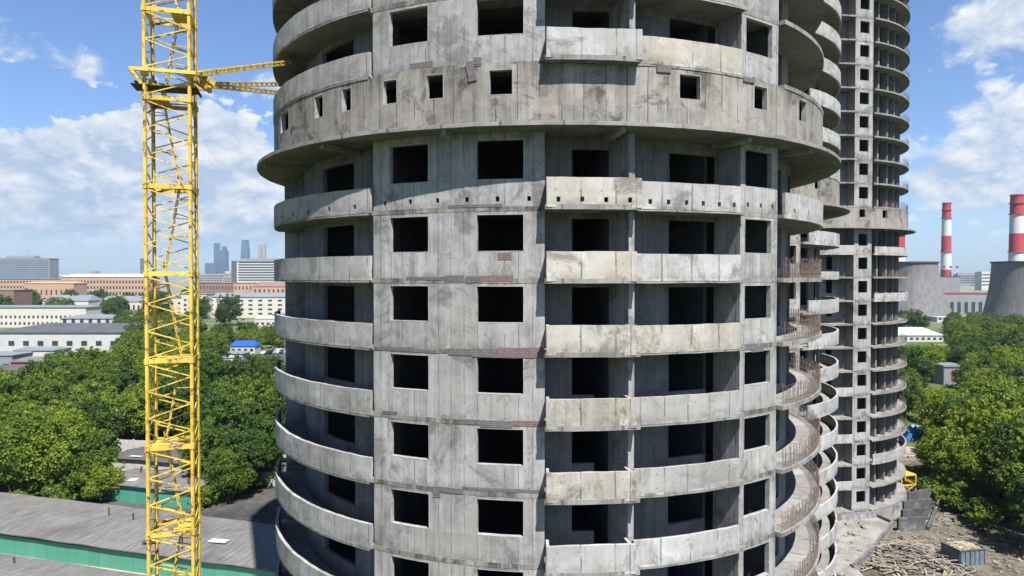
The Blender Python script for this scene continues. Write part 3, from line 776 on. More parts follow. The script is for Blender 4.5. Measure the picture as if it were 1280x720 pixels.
# ------------------------------------------------------------------ right foreground site things
def polyprism(mb,pts,z0,z1,mi=0):
    n=len(pts); mb.face([(x,y,z1) for x,y in pts],[(x,y) for x,y in pts],mi)
    for i in range(n):
        a,b=pts[i],pts[(i+1)%n]; L=math.dist(a,b); mb.face([(*a,z0),(*b,z0),(*b,z1),(*a,z1)],[(0,z0),(L,z0),(L,z1),(0,z1)],mi)
e=empty('concrete_podium',(38,80,0),0,'rubble-strewn pale concrete platform at the foot of the far tower','platform')
mb=MB(); pp=[(26,66),(36.2,66),(36.6,73.5),(41.2,78.5),(47.8,86.5),(47.2,89.2),(40,93),(30,88),(26,78)]
polyprism(mb,pp,-.1,.9); o=mb.build('deck',M['rubble'],e,origin=(38,80,0)); o.location=(0,0,0)
mb=MB()
for (a,b) in zip(pp[2:5],pp[3:6]): mb.bar((*a,1.05),(*b,1.05),.3,.5)
o=mb.build('upstand',M['shade'],e,jitter=.04,origin=(38,80,0)); o.location=(0,0,0)  # shadow side painted dark with the shade concrete
r=random.Random(8)
chunk=[]
for i in range(34):
    mb=MB(); t=r.uniform(.15,.55)
    while True:
        x,y=r.uniform(29,44),r.uniform(68,88)
        if math.dist((x,y),(16,72.6))>18 and math.dist((x,y),(40.5,104.2))>17.5 and x<36+max(0,(y-72))*.62: break
    mb.box((0,0,t*.25),(t*1.6,t,t*.5),r.uniform(0,3),tilt=Matrix.Rotation(r.uniform(-.3,.3),3,'X'))
    o=mb.build('concrete_chunk',M['rubble'],jitter=.06,jscale=3); o.location=(x,y,.9); o.rotation_euler[2]=r.uniform(0,6)
    tag(o,'broken chunk of pale concrete lying on the rubble platform','rubble','concrete chunks on the platform')
M['shadewall']=simple('shade_dark_concrete',(.11,.112,.115),.8,var=.5,scale=1.0,stain=(.20,.20,.19,1))  # shaded side of the basement walls painted as a dark colour
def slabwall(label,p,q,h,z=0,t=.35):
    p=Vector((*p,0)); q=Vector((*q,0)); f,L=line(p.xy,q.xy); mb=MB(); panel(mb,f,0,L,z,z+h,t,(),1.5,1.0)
    tag(mb.build('basement_wall',M['shadewall'],jitter=.05,jscale=.8),label,'wall')
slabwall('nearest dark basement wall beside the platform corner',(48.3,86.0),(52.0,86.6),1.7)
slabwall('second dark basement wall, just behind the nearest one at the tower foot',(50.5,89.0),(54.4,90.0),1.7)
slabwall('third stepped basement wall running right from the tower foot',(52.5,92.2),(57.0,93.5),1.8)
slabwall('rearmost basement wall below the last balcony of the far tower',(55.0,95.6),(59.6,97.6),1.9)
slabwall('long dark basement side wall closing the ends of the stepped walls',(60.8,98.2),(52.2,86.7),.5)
# scrap timber
M['timber']=simple('weathered_timber',(.38,.33,.26),.9,var=.45,scale=2.5,stain=(.22,.18,.14,1))
M['timber2']=simple('grey_timber',(.30,.27,.23),.9,var=.35,scale=2.5)
mb=MB(); r=random.Random(4)
for i in range(230):
    a=r.uniform(0,6.28); d=6.3*math.sqrt(r.random()); x,y=44.2+d*1.05*math.cos(a),77.0+d*.9*math.sin(a); z=.1+(1-d/6.5)*1.0*r.random()
    L=r.uniform(.4,1.6); t=r.uniform(0,PI)
    dx,dy,dz=math.cos(t)*L/2,math.sin(t)*L/2,r.uniform(-.2,.2)*L
    mb.bar((x-dx,y-dy,z-dz+.1),(x+dx,y+dy,z+dz+.1),r.uniform(.08,.28),.04,mi=i%2)
tag(mb.build('timber_scrap',[M['timber'],M['timber2']]),'heap of small broken timber scraps on the dirt beside the platform','scrap heap',kind='stuff')
for i in range(46):
    a=r.uniform(0,6.28); d=5.8*math.sqrt(r.random()); x,y=44.4+d*1.1*math.cos(a),77.5+d*.9*math.sin(a); z=.35+(1-d/6.5)*1.1
    L=r.uniform(2.2,4.8); t=r.gauss(2.7,.55)
    mb=MB(); dx,dy,dz=math.cos(t)*L/2,math.sin(t)*L/2,r.uniform(-.09,.09)*L
    mb.bar((-dx,-dy,-dz),(dx,dy,dz),r.uniform(.12,.24),.05)
    o=mb.build('plank',M['timber2'] if i%3 else M['timber']); o.location=(x,y,z)
    tag(o,'long loose plank lying across the heap of scrap timber','plank','planks on the timber heap')
mb=MB()
for i in range(900):
    while True:
        x,y=r.uniform(36,72),r.uniform(66,100)
        if x>40+(y-72)*.55 and math.dist((x,y),(50.6,77.2))>3: break
    sz=r.uniform(.05,.32); mb.box((x,y,sz*.3),(sz*r.uniform(1,3.5),sz,sz*.6),r.uniform(0,3),mi=r.choice((0,0,1,2)),tilt=Matrix.Rotation(r.uniform(-.5,.5),3,'X'))
tag(mb.build('site_litter',[M['rubble'],M['timber2'],M['shadewall']]),'small broken concrete, wood and dirt scattered over the site yard','litter',kind='stuff')
# skip
M['bluemetal']=simple('faded_blue_metal',(.15,.18,.21),.6,var=.35,scale=1.6,stain=(.20,.17,.14,1))
M['bluegrey']=simple('blue_grey_metal',(.16,.21,.26),.6,var=.3,scale=1.8,stain=(.13,.12,.11,1))
sk=Vector((50.6,77.2,0)); srz=rad(12)
e=empty('rubbish_skip',sk,srz,'blue-grey metal skip heaped with yellowish debris beside the plank pile','skip')
mb=MB(); Lx,Ly,Hh=3.3,2.5,1.8
for (c,d) in (((0,-Ly/2,Hh/2),(Lx,.08,Hh)),((0,Ly/2,Hh/2),(Lx,.08,Hh)),((-Lx/2,0,Hh/2),(.08,Ly-.085,Hh)),((Lx/2,0,Hh/2),(.08,Ly-.085,Hh)),((0,0,.1),(Lx-.1,Ly-.1,.1))): mb.box(c,d)
mb.build('body',M['bluegrey'],e,jitter=.02)
for i in range(6):
    for s_ in(-1,1):
        mb=MB(); mb.box((-Lx/2+.1+i*(Lx-.2)/5,s_*(Ly/2+.08),Hh/2),(.12,.08,Hh)); mb.build('rib',M['bluemetal'],e)
mb=MB()
for s_ in(-1,1): mb.box((0,s_*(Ly/2+.09),Hh+.03),(Lx+.2,.14,.1)); mb.box((s_*(Lx/2+.03),0,Hh+.03),(.14,Ly,.1))
mb.build('rim',M['bluemetal'],e)
mb=MB()
for i in range(150):
    x,y=r.uniform(-Lx/2+.2,Lx/2-.2),r.uniform(-Ly/2+.2,Ly/2-.2); z=Hh-.15+.35*(1-(2*x/Lx)**2)*(1-(2*y/Ly)**2)
    mb.box((x,y,z),(r.uniform(.15,.7),r.uniform(.1,.3),.06),r.uniform(0,3),mi=i%2,tilt=Matrix.Rotation(r.uniform(-.6,.6),3,'X'))
mb.box((0,0,Hh-.45),(Lx-.1,Ly-.1,.5)); 
tag(mb.build('debris_load',[simple('yellow_debris',(.50,.42,.24),.9,var=.3),M['timber']],None),'yellowish chips and offcuts heaped inside the blue-grey skip','debris',kind='stuff').location=(sk.x,sk.y,0)
COL.objects[-1].rotation_euler[2]=srz
# yellow mast section lying on site
e=empty('crane_section',(57.6,101.5,0),rad(12),'yellow steel lattice crane section standing by the far tower foot','crane part')
mb=MB()
for x in(-1.2,1.2):
    for y in(-1,1): mb.bar((x,y,0),(x,y,3.0),.16)
mb.build('corner_post',M['yellow'],e)
mb=MB()
for z in(.1,1.5,2.95):
    for y in(-1,1): mb.bar((-1.2,y,z),(1.2,y,z),.14,.2)
    for x in(-1.2,1.2): mb.bar((x,-1,z),(x,1,z),.14,.2)
for y in(-1,1): mb.bar((-1.2,y,.1),(1.2,y,1.5),.09); mb.bar((1.2,y,1.5),(-1.2,y,2.95),.09)
mb.build('frame',M['yellow'],e)
mb=MB(); mb.box((0,0,3.05),(2.5,2.1,.05)); mb.build('deck_plate',M['yellow'],e)
# blue tarps / vehicles
M['tarp']=simple('blue_tarpaulin',(.05,.20,.45),.5,var=.5,scale=1.2,bump=.4)
M['tarp2']=simple('pale_blue_tarpaulin',(.25,.40,.52),.6,var=.3,scale=1.2)
def tarp(x,y,w,d,h,rz,mat,label):
    mb=MB(); n=12; rr=random.Random(int(x*3)); hh=[[0]*(n+1) for _ in range(n+1)]
    for i in range(n+1):
        for j in range(n+1):
            ex=min(i,n-i)/2.0; ey=min(j,n-j)/2.0; hh[i][j]=h*min(1,ex,ey)**.5*(.8+.2*noise.noise(Vector((i*.5+x,j*.5,0)))*2) if ex and ey else 0.0
    for i in range(n):
        for j in range(n):
            P=lambda a,b:((a/n-.5)*w,(b/n-.5)*d,hh[a][b])
            mb.face([P(i,j),P(i+1,j),P(i+1,j+1),P(i,j+1)])
    o=mb.build('tarpaulin',mat); o.location=(x,y,.01); o.rotation_euler[2]=rz; tag(o,label,'tarpaulin')
tarp(78.5,136,5,3.4,2.3,.2,M['tarp'],'bright blue tarpaulin over a stack at the wood edge, nearest the far tower')
tarp(83.5,139.5,6,3.4,1.9,-.15,M['tarp2'],'pale blue-white tarpaulin over a low stack right of the bright blue one')
tarp(86,135,3,2.6,1.5,.5,M['tarp'],'small blue tarpaulin in front of the pale blue one')
for i,(px,yy,L,w,rz,mt,lab) in enumerate([(1150,569,9,1.4,-.2,'rubble','long pale concrete slab lying along the site track, left end'),(1168,574,8,.6,-.16,'timber','long pale beam lying along the site track'),(1183,571,5,1.6,.1,'rubble','short pale concrete slab at the right end of the site track'),(1143,577,7,.5,-.1,'timber','narrow beam lying in the grass before the site track')]):
    d=F*32/(yy-345); mb=MB(); mb.box((0,0,.15),(L,w,.3)); o=mb.build('concrete_slab' if mt=='rubble' else 'timber_beam',M[mt],jitter=.03); o.location=(PX(px,d),d,.01); o.rotation_euler[2]=rz; tag(o,lab,'slab' if mt=='rubble' else 'beam')

# ------------------------------------------------------------------ buildings beyond
M['glass']=simple('dark_window_glass',(.05,.06,.07),.25,var=.3,scale=.2,spec=.5)
M['glassblue']=simple('blue_glass',(.13,.20,.27),.2,var=.25,scale=.03,spec=.6)
M['creamwall']=simple('cream_render',(.70,.67,.57),.85,var=.06,scale=.2)
M['whiteblock']=simple('white_render',(.62,.62,.60),.85,var=.08,scale=.2)
M['greyroof']=simple('grey_metal_roof',(.25,.28,.31),.6,var=.15,scale=.15,stain=(.18,.19,.20,1))
M['darkroof']=simple('dark_roof',(.12,.12,.13),.7,var=.2,scale=.15)
M['peach']=simple('peach_render',(.55,.36,.24),.85,var=.1,scale=.1)
M['brown']=simple('brown_brick_render',(.30,.19,.15),.9,var=.15,scale=.1)
M['greywall']=simple('grey_render',(.30,.31,.33),.85,var=.12,scale=.2)
M['redsheet']=simple('red_sheet',(.42,.08,.06),.6,var=.2,scale=.6)
M['paleg']=simple('pale_green_roof',(.50,.62,.52),.7,var=.08,scale=.3)
M['blueroof']=simple('bright_blue_roof',(.03,.12,.50),.5,var=.1)
def bld(name,label,x0px,x1px,Dd,ztop,depth,rz,wallm,roofm,rows=0,cols=0,wz=None,group=None,ww=.5,wh=.55,roofh=.0,winm=None,zb=0.0,skip=0,band=False,extra=None,cat='building'):
    """box building whose front stands at distance Dd between two bearings"""
    xa,xb=PX(x0px,Dd),PX(x1px,Dd); w=xb-xa; x=(xa+xb)/2
    e=empty(name,(x,Dd,0),rz,label,cat,group); H=ztop
    mb=MB(); mb.box((0,depth/2,H/2),(w,depth,H)); mb.build('wall',wallm,e)
    mb=MB(); o=.25+w*.004
    if roofh>0:
        A=[(-w/2-o,-o),(w/2+o,-o),(w/2+o,depth+o),(-w/2-o,depth+o)]; m=depth/2
        i=min(m,w/2)*.9
        r0,r1=(-w/2+i*.3,m,H+roofh),(w/2-i*.3,m,H+roofh); h0=H+.003
        mb.face([(*A[0],h0),(*A[1],h0),r1,r0],[(0,0),(w,0),(w,m),(0,m)]); mb.face([(*A[2],h0),(*A[3],h0),r0,r1],[(0,0),(w,0),(w,m),(0,m)])
        mb.face([(*A[1],h0),(*A[2],h0),r1]); mb.face([(*A[3],h0),(*A[0],h0),r0]); mb.face([(*p,h0-.2) for p in A][::-1])
        for a,b in zip(A,A[1:]+A[:1]): mb.face([(*a,h0-.2),(*b,h0-.2),(*b,h0),(*a,h0)])
    else: mb.box((0,depth/2,H+.25),(w+2*o,depth+2*o,.5))
    mb.build('roof',roofm,e)
    if rows and cols:
        z0,z1=wz if wz else (H*.12,H*.92); rh=(z1-z0)/rows
        for j in range(rows):
            zc=z0+rh*(j+.5)
            if band:
                mb=MB(); mb.box((0,-.06,zc),(w*.96,.2,rh*wh)); mb.build('window_band',winm or M['glass'],e); continue
            for i in range(cols):
                xc=-w/2+w*(i+.5)/cols
                mb=MB(); mb.box((xc,-.03,zc),(w/cols*ww,.12,rh*wh)); mb.build('window',winm or M['glass'],e)
    return e
# left middle distance
bld('factory_building','long cream factory wing at far left with rows of small dark windows',-30,107,430,PZ(384,430),16,0,M['creamwall'],M['greyroof'],2,24,(0.5,PZ(392,430)),roofh=1.0,ww=.42,wh=.4)
bld('workshop_building','low cream workshop with grey-blue pitched roof behind the long factory wing',53,110,560,PZ(376,560),22,0,M['creamwall'],M['greyroof'],1,9,(2,9.5),roofh=4.5,ww=.4)
bld('workshop_building','grey-blue roofed workshop to the right of its cream twin',122,176,575,PZ(377,575),22,0,M['creamwall'],M['greyroof'],1,9,(2,9.5),roofh=4.5,ww=.4)
e=bld('warehouse_building','white warehouse with broad dark grey roof in front of the cream factory wing',-14,150,292,8.2,54,0,M['whiteblock'],M['darkroof'],1,9,(1.6,5.6),roofh=2.2,ww=.4,wh=.5)
bld('warehouse_building','smaller grey-roofed hall with a white gable right of the factory wing',75,150,392,PZ(398,392),26,0,M['whiteblock'],M['greyroof'],1,7,(4,9),roofh=1.5,ww=.4)
bld('shed','small cream shed with grey roof in front of the white warehouse',16,66,246,5.6,10,0,M['creamwall'],M['greyroof'],1,4,(.8,2.6),roofh=.8)
bld('shed','grey-roofed lean-to shed at the left edge beside the red brick shed',-30,14,236,5.0,12,0,M['greywall'],M['greyroof'],1,3,(.6,2.4),roofh=.6)
bld('shed','red-brown shed with pale sheet roof below the white warehouse',12,64,221,4.6,12,0,M['redsheet'],M['slate'],1,5,(.5,2),roofh=1.0)
bld('shed','long low shed with black roof at the left edge of the wood',-30,63,204,4.3,10,0,M['peach'],M['darkroof'],1,8,(.4,1.6),roofh=.8)
bld('shed','small shed with a red door wall half hidden by bushes below the black-roofed shed',36,64,188,3.0,5,0,M['redsheet'],M['greyroof'],0,0,roofh=.4)
bld('kiosk','white site cabin among the bushes near the left edge',8,22,172,5.2,3,0,M['whiteblock'],M['whiteblock'],1,2,(1,2.6))
bld('kiosk','small white cabin roof peeping out of the trees left of the crane',147,162,212,PZ(452,212),5,0,M['whiteblock'],M['greyroof'],1,2,(1,3))
bld('brick_building','brown brick building with tall dark openings at the left edge',-20,17,520,PZ(363,520),20,0,M['brown'],M['greyroof'],1,4,(1,17),ww=.5,wh=.8)
bld('peach_building','long peach-coloured low block before the skyline at left',30,92,760,PZ(354,760),24,0,M['peach'],M['peach'],1,10,(6,22),roofh=2,ww=.3,wh=.35)
bld('long_building','very long pale flat-roofed block with pinkish window rows on the left skyline',76,180,900,PZ(346,900),40,0,M['peach'],M['whiteblock'],3,26,(6,28),ww=.5,wh=.5,roofh=4)
bld('long_building','pinkish-brown terrace under the banded office slab at left',-20,76,980,PZ(349,980),40,0,M['peach'],M['greyroof'],3,24,(6,27),ww=.5,wh=.5)
e=bld('office_slab','wide banded glass office slab on the left skyline',-4,62,1450,PZ(323,1450),30,0,M['greywall'],M['whiteblock'],10,1,(20,66),band=True,winm=M['glassblue'],wh=.6)
mb=MB(); mb.box((-10,15,PZ(321,1450)),(60,18,5)); mb.build('roof_house',M['greywall'],e); mb=MB(); mb.tube((0,15,60),(0,15,PZ(312,1450)),.8,.4,6); mb.build('antenna',M['greywall'],e)
# cream block right of crane
bld('cream_block','long cream block with grey roof and two rows of windows right of the crane',258,368,530,PZ(371,530),16,0,M['creamwall'],M['greyroof'],4,9,(1.5,PZ(373,530)),roofh=3.0,ww=.42,wh=.4)
bld('cream_block','cream end wing set forward at the left end of the long cream block',226,258,520,PZ(368,520),20,0,M['creamwall'],M['greyroof'],4,3,(1.5,PZ(372,520)),ww=.3,wh=.4)
bld('cream_block','taller cream wing at the right end of the long cream block, by the tower',366,400,522,PZ(367,522),18,0,M['creamwall'],M['greyroof'],4,3,(1.5,PZ(371,522)),ww=.3,wh=.4)
bld('cream_block','cream factory wall seen through the crane lattice',176,228,540,PZ(372,540),18,0,M['creamwall'],M['greyroof'],3,6,(1.5,PZ(376,540)),ww=.35,wh=.4,roofh=1.5)
bld('shed','low white shed with pale roof in front of the long cream block',318,345,440,PZ(400,440)+1,10,0,M['whiteblock'],M['whiteblock'],1,4,(.6,3),roofh=.8)
bld('shed','small grey-roofed hall before the right wing of the cream block',340,372,455,PZ(393,455),10,0,M['whiteblock'],M['greyroof'],1,4,(.6,4),roofh=1)
bld('brown_block','dark brown brick block left of the hotel slab foot',245,292,800,PZ(354,800),30,0,M['brown'],M['brown'],2,12,(8,22),ww=.35,wh=.5)
bld('brown_block','peach and brown brick block below the hotel slab',292,330,790,PZ(354,790),30,0,M['peach'],M['brown'],2,8,(8,22),ww=.35,wh=.5)
bld('brown_block','reddish-brown roofed row below the hotel slab at right',316,385,760,PZ(358,760),24,0,M['peach'],M['brown'],2,12,(6,19),ww=.35,wh=.5,roofh=5)
e=bld('hotel_slab','black and white banded hotel slab on the skyline beside the tower',296,400,1300,PZ(326,1300),26,0,M['whiteblock'],M['whiteblock'],8,1,(22,60),band=True,wh=.5)
mb=MB(); mb.box((-83,13,30),(9,28,61)); mb.build('end_wall',M['darkroof'],e)
mb=MB(); mb.box((-18,13,62),(110,14,6)); mb.build('roof_house',M['greywall'],e)
# business district
M['sky1']=simple('hazy_blue_glass',(.10,.16,.24),.3,var=.2,scale=.01)
M['sky2']=simple('hazy_pale_cladding',(.42,.38,.35),.5,var=.15,scale=.01)
def sky(label,px0,px1,y0,Dd,mat,taper=0.0,step=None):
    w=PX(px1,Dd)-PX(px0,Dd); x=PX((px0+px1)/2,Dd); e=empty('skyscraper',(x,Dd,0),0,label,'skyscraper'); H=PZ(y0,Dd)
    mb=MB(); n=10
    for i in range(n):
        a,b=i/n,(i+1)/n; w0,w1=w*(1-taper*a*a)/2,w*(1-taper*b*b)/2; z0,z1=H*a,H*b
        A=[(-w0,-w0),(w0,-w0),(w0,w0),(-w0,w0)]; B=[(-w1,-w1),(w1,-w1),(w1,w1),(-w1,w1)]
        for j in range(4):
            k=(j+1)%4; mb.face([(*A[j],z0),(*A[k],z0),(*B[k],z1),(*B[j],z1)])
    mb.face([(*p,H) for p in B]); mb.build('shaft',mat,e)
    if step:
        mb=MB(); mb.box((w*step[0],0,H+step[1]/2),(w*.4,w*.5,step[1])); mb.build('top_stage',mat,e)
sky('slim blue-grey skyscraper, tallest at the left of the distant glass cluster',268.5,274,304,4600,M['sky1'])
sky('broad blue glass skyscraper in the middle of the distant cluster',273,284,313,4500,M['sky1'],.05,(.2,25))
sky('low wide glass block at the left foot of the distant cluster',259,272,329,4400,M['sky1'])
sky('dark glass skyscraper with tapering top behind the hotel slab',302,312,300,4700,M['sky1'],.35)
sky('pale twin-edged skyscraper behind the hotel slab at right',323,327,306,4700,M['sky2'])
sky('pale slim skyscraper right beside its twin behind the hotel slab',328,332,305,4720,M['sky2'])
sky('pale low tower between the glass cluster and the hotel slab',283,289,339,3600,M['whiteblock'])
sky('dark slender tower just left of the crane on the skyline',176.5,181,323,3000,M['sky1'])
# skyline blocks
def blocks(seed,n,px0,px1,D0,D1,hmin,hmax,place):
    r=random.Random(seed); L=[]
    for i in range(n):
        L.append((px0+(px1-px0)*(i+r.uniform(.1,.9))/n,r.uniform(D0,D1),r.uniform(hmin,hmax)))
    L.sort()
    for i,(px,d,h) in enumerate(L):
        w=r.choice([18,26,40,60,85]); mt=r.choice([M['whiteblock'],M['sky2'],M['greywall'],M['peach'],M['sky2'],M['whiteblock']])
        e=empty('apartment_block',(PX(px,d),d,0),r.uniform(-.5,.5),'pale distant block, %s from left %s'%(ORD[i+1],place),'building','distant apartment blocks')
        mb=MB(); mb.box((0,0,h/2),(w,16,h)); mb.build('wall',mt,e)
        for q in range(4):
            mb=MB(); mb.box((0,-8.1,h*(.3+.18*q)),(w*.92,.4,h*.06)); mb.build('window_band',M['glass'],e)
blocks(1,12,64,180,1500,3200,30,46,'on the skyline left of the crane')
blocks(2,7,245,300,1700,3400,30,44,'on the skyline between crane and hotel slab')
blocks(3,12,1186,1246,1500,3000,26,44,'on the skyline between the cooling towers')
blocks(4,12,-60,60,1900,3600,30,50,'behind the glass office slab')
blocks(5,5,330,380,1800,3000,36,66,'on the skyline beside the front tower')
# hut, truck, cars
bld('hut','white hut with bright blue roof in the clearing left of the parked cars',287,318,283,3.4,7,0,M['whiteblock'],M['blueroof'],1,4,(.8,2.7),roofh=1.9)
bld('hut','grey-roofed low hut in front of the blue-roofed one',280,303,262,2.6,7,0,M['greywall'],M['greyroof'],1,3,(.6,2),roofh=.8)
bld('kiosk','white trailer box with a reddish stripe below the grey hut',279,297,246,3.0,2.6,0,M['whiteblock'],M['whiteblock'],1,3,(1.2,2.2),winm=M['redsheet'],wh=.5)
def carmats():
    out=[]
    for n,c in (('white',(.7,.7,.7)),('dark blue',(.03,.05,.12)),('silver',(.4,.42,.44)),('black',(.02,.02,.02)),('red',(.35,.03,.03))):
        out.append((n,simple(n.replace(' ','_')+'_car_paint',c,.3,.0,.02,spec=.5)))
    return out
M['tyre']=simple('tyre_rubber',(.02,.02,.02),.9)
def carproto(mat,big=False):
    b=MB(); L,W=4.4,1.75
    prof=[(-2.2,.35),(-2.2,.85),(-1.35,.95),(-.75,1.45),(.95,1.45),(1.6,.98),(2.15,.9),(2.2,.35)]
    if big: prof=[(-2.3,.35),(-2.3,1.1),(-1.7,1.2),(-1.3,1.95),(2.2,1.95),(2.3,1.2),(2.3,.9),(2.3,.35)]
    n=len(prof)
    for s_ in(-1,1): b.face([(x,s_*W/2,z) for x,z in prof])
    for i in range(n):
        (x0,z0),(x1,z1)=prof[i],prof[(i+1)%n]; b.face([(x0,-W/2,z0),(x1,-W/2,z1),(x1,W/2,z1),(x0,W/2,z0)])
    g_=MB()
    for s_ in(-1,1): g_.box((.05,s_*(W/2+.005),1.2 if not big else 1.5),(1.9,.02,.34))
    g_.box((-1.08,0,1.22) if not big else (-1.55,0,1.55),(.04,1.5,.36),tilt=Matrix.Rotation(-.85,3,'Y')); g_.box((1.3,0,1.24),(.04,1.5,.36),tilt=Matrix.Rotation(.85,3,'Y'))
    w_=MB()
    w_.tube((0,-.1,.32),(0,.1,.32),.32,.32,12)
    bo=b.build('b',mat); go=g_.build('g',M['glass']); wo=w_.build('w',M['tyre']); r_=(bo.data,go.data,wo.data)
    for o in(bo,go,wo): bpy.data.objects.remove(o)
    return r_
CM=carmats(); PROT=[carproto(m) for _,m in CM]+[carproto(CM[0][1],True)]
cname=[n+' car' for n,_ in CM]+['white van']
def car(x,y,rz,k,lab,group='cars parked in the lot'):
    e=empty('parked_car' if k<5 else 'parked_van',(x,y,.015),rz,lab,'car' if k<5 else 'van',group)
    b,g_,w=PROT[k]
    for nm,me in(('body',b),('windows',g_)):
        o=bpy.data.objects.new(nm,me); COL.objects.link(o); o.parent=e
    for sx in(-1.4,1.35):
        for sy in(-.82,.82):
            o=bpy.data.objects.new('wheel',w); COL.objects.link(o); o.parent=e; o.location=(sx,sy,0)
r=random.Random(12); seq=[0,1,3,2,5,1,0,3,2,0,1,4,3,0,2,1]
for i,k in enumerate(seq):
    px=330+i*4.6; d=282+i*.9
    car(PX(px,d),d,rad(80)+r.uniform(-.06,.06),k,'%s in the parked row, %s'%(cname[k],'leftmost' if i==0 else ORD[i+1]+' from the left'))
for i,(px,d,k) in enumerate([(262,246,3),(266,252,1),(272,240,1),(255,250,0),(345,300,2),(360,304,0),(372,308,3)]):
    car(PX(px,d),d,rad(20+i*31),k,'%s standing apart %s'%(cname[k],['on the lane left of the grey hut','just behind the lane-side black car','beside the white trailer','at the left end of the lane','behind the parked row at its left','behind the middle of the parked row','behind the right end of the parked row'][i]),'cars outside the row')
def lamp(px,d,h,lab):
    e=empty('street_lamp',(PX(px,d),d,0),0,lab,'lamp post'); mb=MB(); mb.tube((0,0,0),(0,0,h),.14,.08,8); mb.build('post',M['greywall'],e)
    mb=MB(); mb.bar((0,0,h),(1.6,0,h+.3),.07); mb.build('arm',M['greywall'],e); mb=MB(); mb.box((1.8,0,h+.3),(.7,.25,.12)); mb.build('lamp_head',M['whiteblock'],e)
lamp(355.5,262,11,'thin grey lamp post in front of the parked cars'); lamp(88,200,9,'grey lamp post standing in the wood at left'); 
# power station
def lathething(name,label,cat,px,d,prof,mat,n=56):
    e=empty(name,(PX(px,d),d,0),0,label,cat); mb=MB(); mb.lathe((0,0,0),prof,n); mb.build('shell',mat,e,smooth=True); return e
def coolmat():
    m,nt=newmat('cooling_tower_concrete'); g=G(nt); p=g.n('ShaderNodeTexCoord').outputs['Object']
    uv=g.n('ShaderNodeUVMap').outputs[0]
    st=g.noise(g.vscale(p,(.5,.5,.03)),1,5,.7); n=g.noise(p,.05,5,.6)
    c=g.mix(g.ramp(st,.3,.7),(.095,.095,.095),(.18,.177,.17)); c=g.mix(g.m('MULTIPLY',g.ramp(n,.4,.7),.5),c,(.075,.077,.082))
    g.out(g.n('ShaderNodeBsdfPrincipled',{'Base Color':c,'Roughness':.9}).outputs[0]); return m
M['cool']=coolmat()
def coolprof(h,rt,rb,th=.0):
    P=[]
    for i in range(15):
        t=i/14; r_=rt+(rb-rt)*((1-t)**1.7); P.append((r_*(1+.0*t),3+(h-3)*t))
    return P
def cooler(label,px,d,h,rt,rb):
    P=coolprof(h,rt,rb); P2=P+[(rt+.6,h),(rt+.6,h+.8),(rt-.6,h+.8),(rt-.6,h-3),(rt-.8,h*.5)]
    e=lathething('cooling_tower',label,'cooling tower',px,d,P2,M['cool'])
    for i in range(36):
        a=2*PI*i/36; mb=MB(); mb.bar((rb*math.cos(a),rb*math.sin(a),0),((rb-.3)*math.cos(a+.06),(rb-.3)*math.sin(a+.06),3.2),.6); mb.build('support_leg',M['cool'],e)
    mb=MB(); mb.lathe((0,0,0),[(rt+.25,h-.1),(rt+.9,h-.1),(rt+.9,h+.9),(rt+.25,h+.9)],56); mb.build('rim',M['darksteel'],e)
cooler('cooling tower with darker shell right behind the far unfinished tower',1141,520,PZ(327.5,520)-.8,16.2,26.5)
cooler('large pale grey cooling tower cut by the right edge of the photo',1288,480,PZ(327,480)-.8,22.5,28.0)
M['chred']=simple('chimney_red',(.50,.06,.075),.7,var=.12,scale=.1); M['chwhite']=simple('chimney_white',(.72,.72,.72),.7,var=.06,scale=.1)
def chimney(label,px,d,bands,rt,rb):
    e=empty('chimney',(PX(px,d),d,0),0,label,'chimney'); H=PZ(bands[0][0],d)
    ys=[b[0] for b in bands]; z=[PZ(y,d) for y in ys]+[0.0]
    R_=lambda zz: rb+(rt-rb)*(zz/H)
    for i,(y,c) in enumerate(bands):
        mb=MB(); mb.lathe((0,0,0),[(R_(z[i+1]),z[i+1]),(R_(z[i]),z[i])],32); mb.build('painted_band',M['chred'] if c else M['chwhite'],e,smooth=True)
    mb=MB(); mb.lathe((0,0,0),[(rt+.02,H-.9),(rt+.45,H-.9),(rt+.45,H+.3),(rt-.6,H+.3),(rt-.6,H-4)],32); mb.build('cap',M['chred'],e)
    for zz in z[1:-1:2]+[H*.93]:
        mb=MB(); mb.lathe((0,0,0),[(R_(zz)+.05,zz-.3),(R_(zz)+1.0,zz-.3),(R_(zz)+1.0,zz+.3),(R_(zz)+.05,zz+.3)],32); mb.build('gallery',M['brown'],e)
chimney('red and white chimney standing between the two cooling towers',1182.3,800,[(254,1),(273,0),(295,1),(315,0),(337,1),(360,0)],4.4,6.0)
chimney('red and white chimney rising behind the right cooling tower',1270,600,[(244,1),(268,0),(292,1),(315,0),(340,1)],4.9,6.5)
chimney('red and white chimney showing just right of the far unfinished tower',1121.5,560,[(286,1),(316,0),(345,1)],5.2,6.3)
e=bld('power_station','grey-blue power station hall with tall dark windows between the cooling towers',1168,1248,600,PZ(367,600),30,0,M['greywall'],M['redsheet'],1,9,(PZ(397,600),PZ(377,600)),ww=.5,wh=.95)
bld('boiler_house','tall plain grey boiler house under the middle chimney',1168,1200,660,PZ(346,660),20,0,M['greywall'],M['darkroof'],2,4,(30,44),ww=.3,wh=.3)
bld('low_hall','low hall with a pale mint-green roof at the foot of the left cooling tower',1122,1180,336,PZ(419,336),24,0,M['whiteblock'],M['paleg'],1,8,(.6,2.6),roofh=3.0)
bld('low_hall','white strip building between the cooling towers, in front of the power station',1172,1215,480,PZ(397,480),8,0,M['whiteblock'],M['whiteblock'],1,6,(1,3.6))
e=bld('shed','grey shed with a red panel half sunk in the right wood',1181,1207,203,PZ(459,203),7,0,M['greywall'],M['greyroof'],0,0)
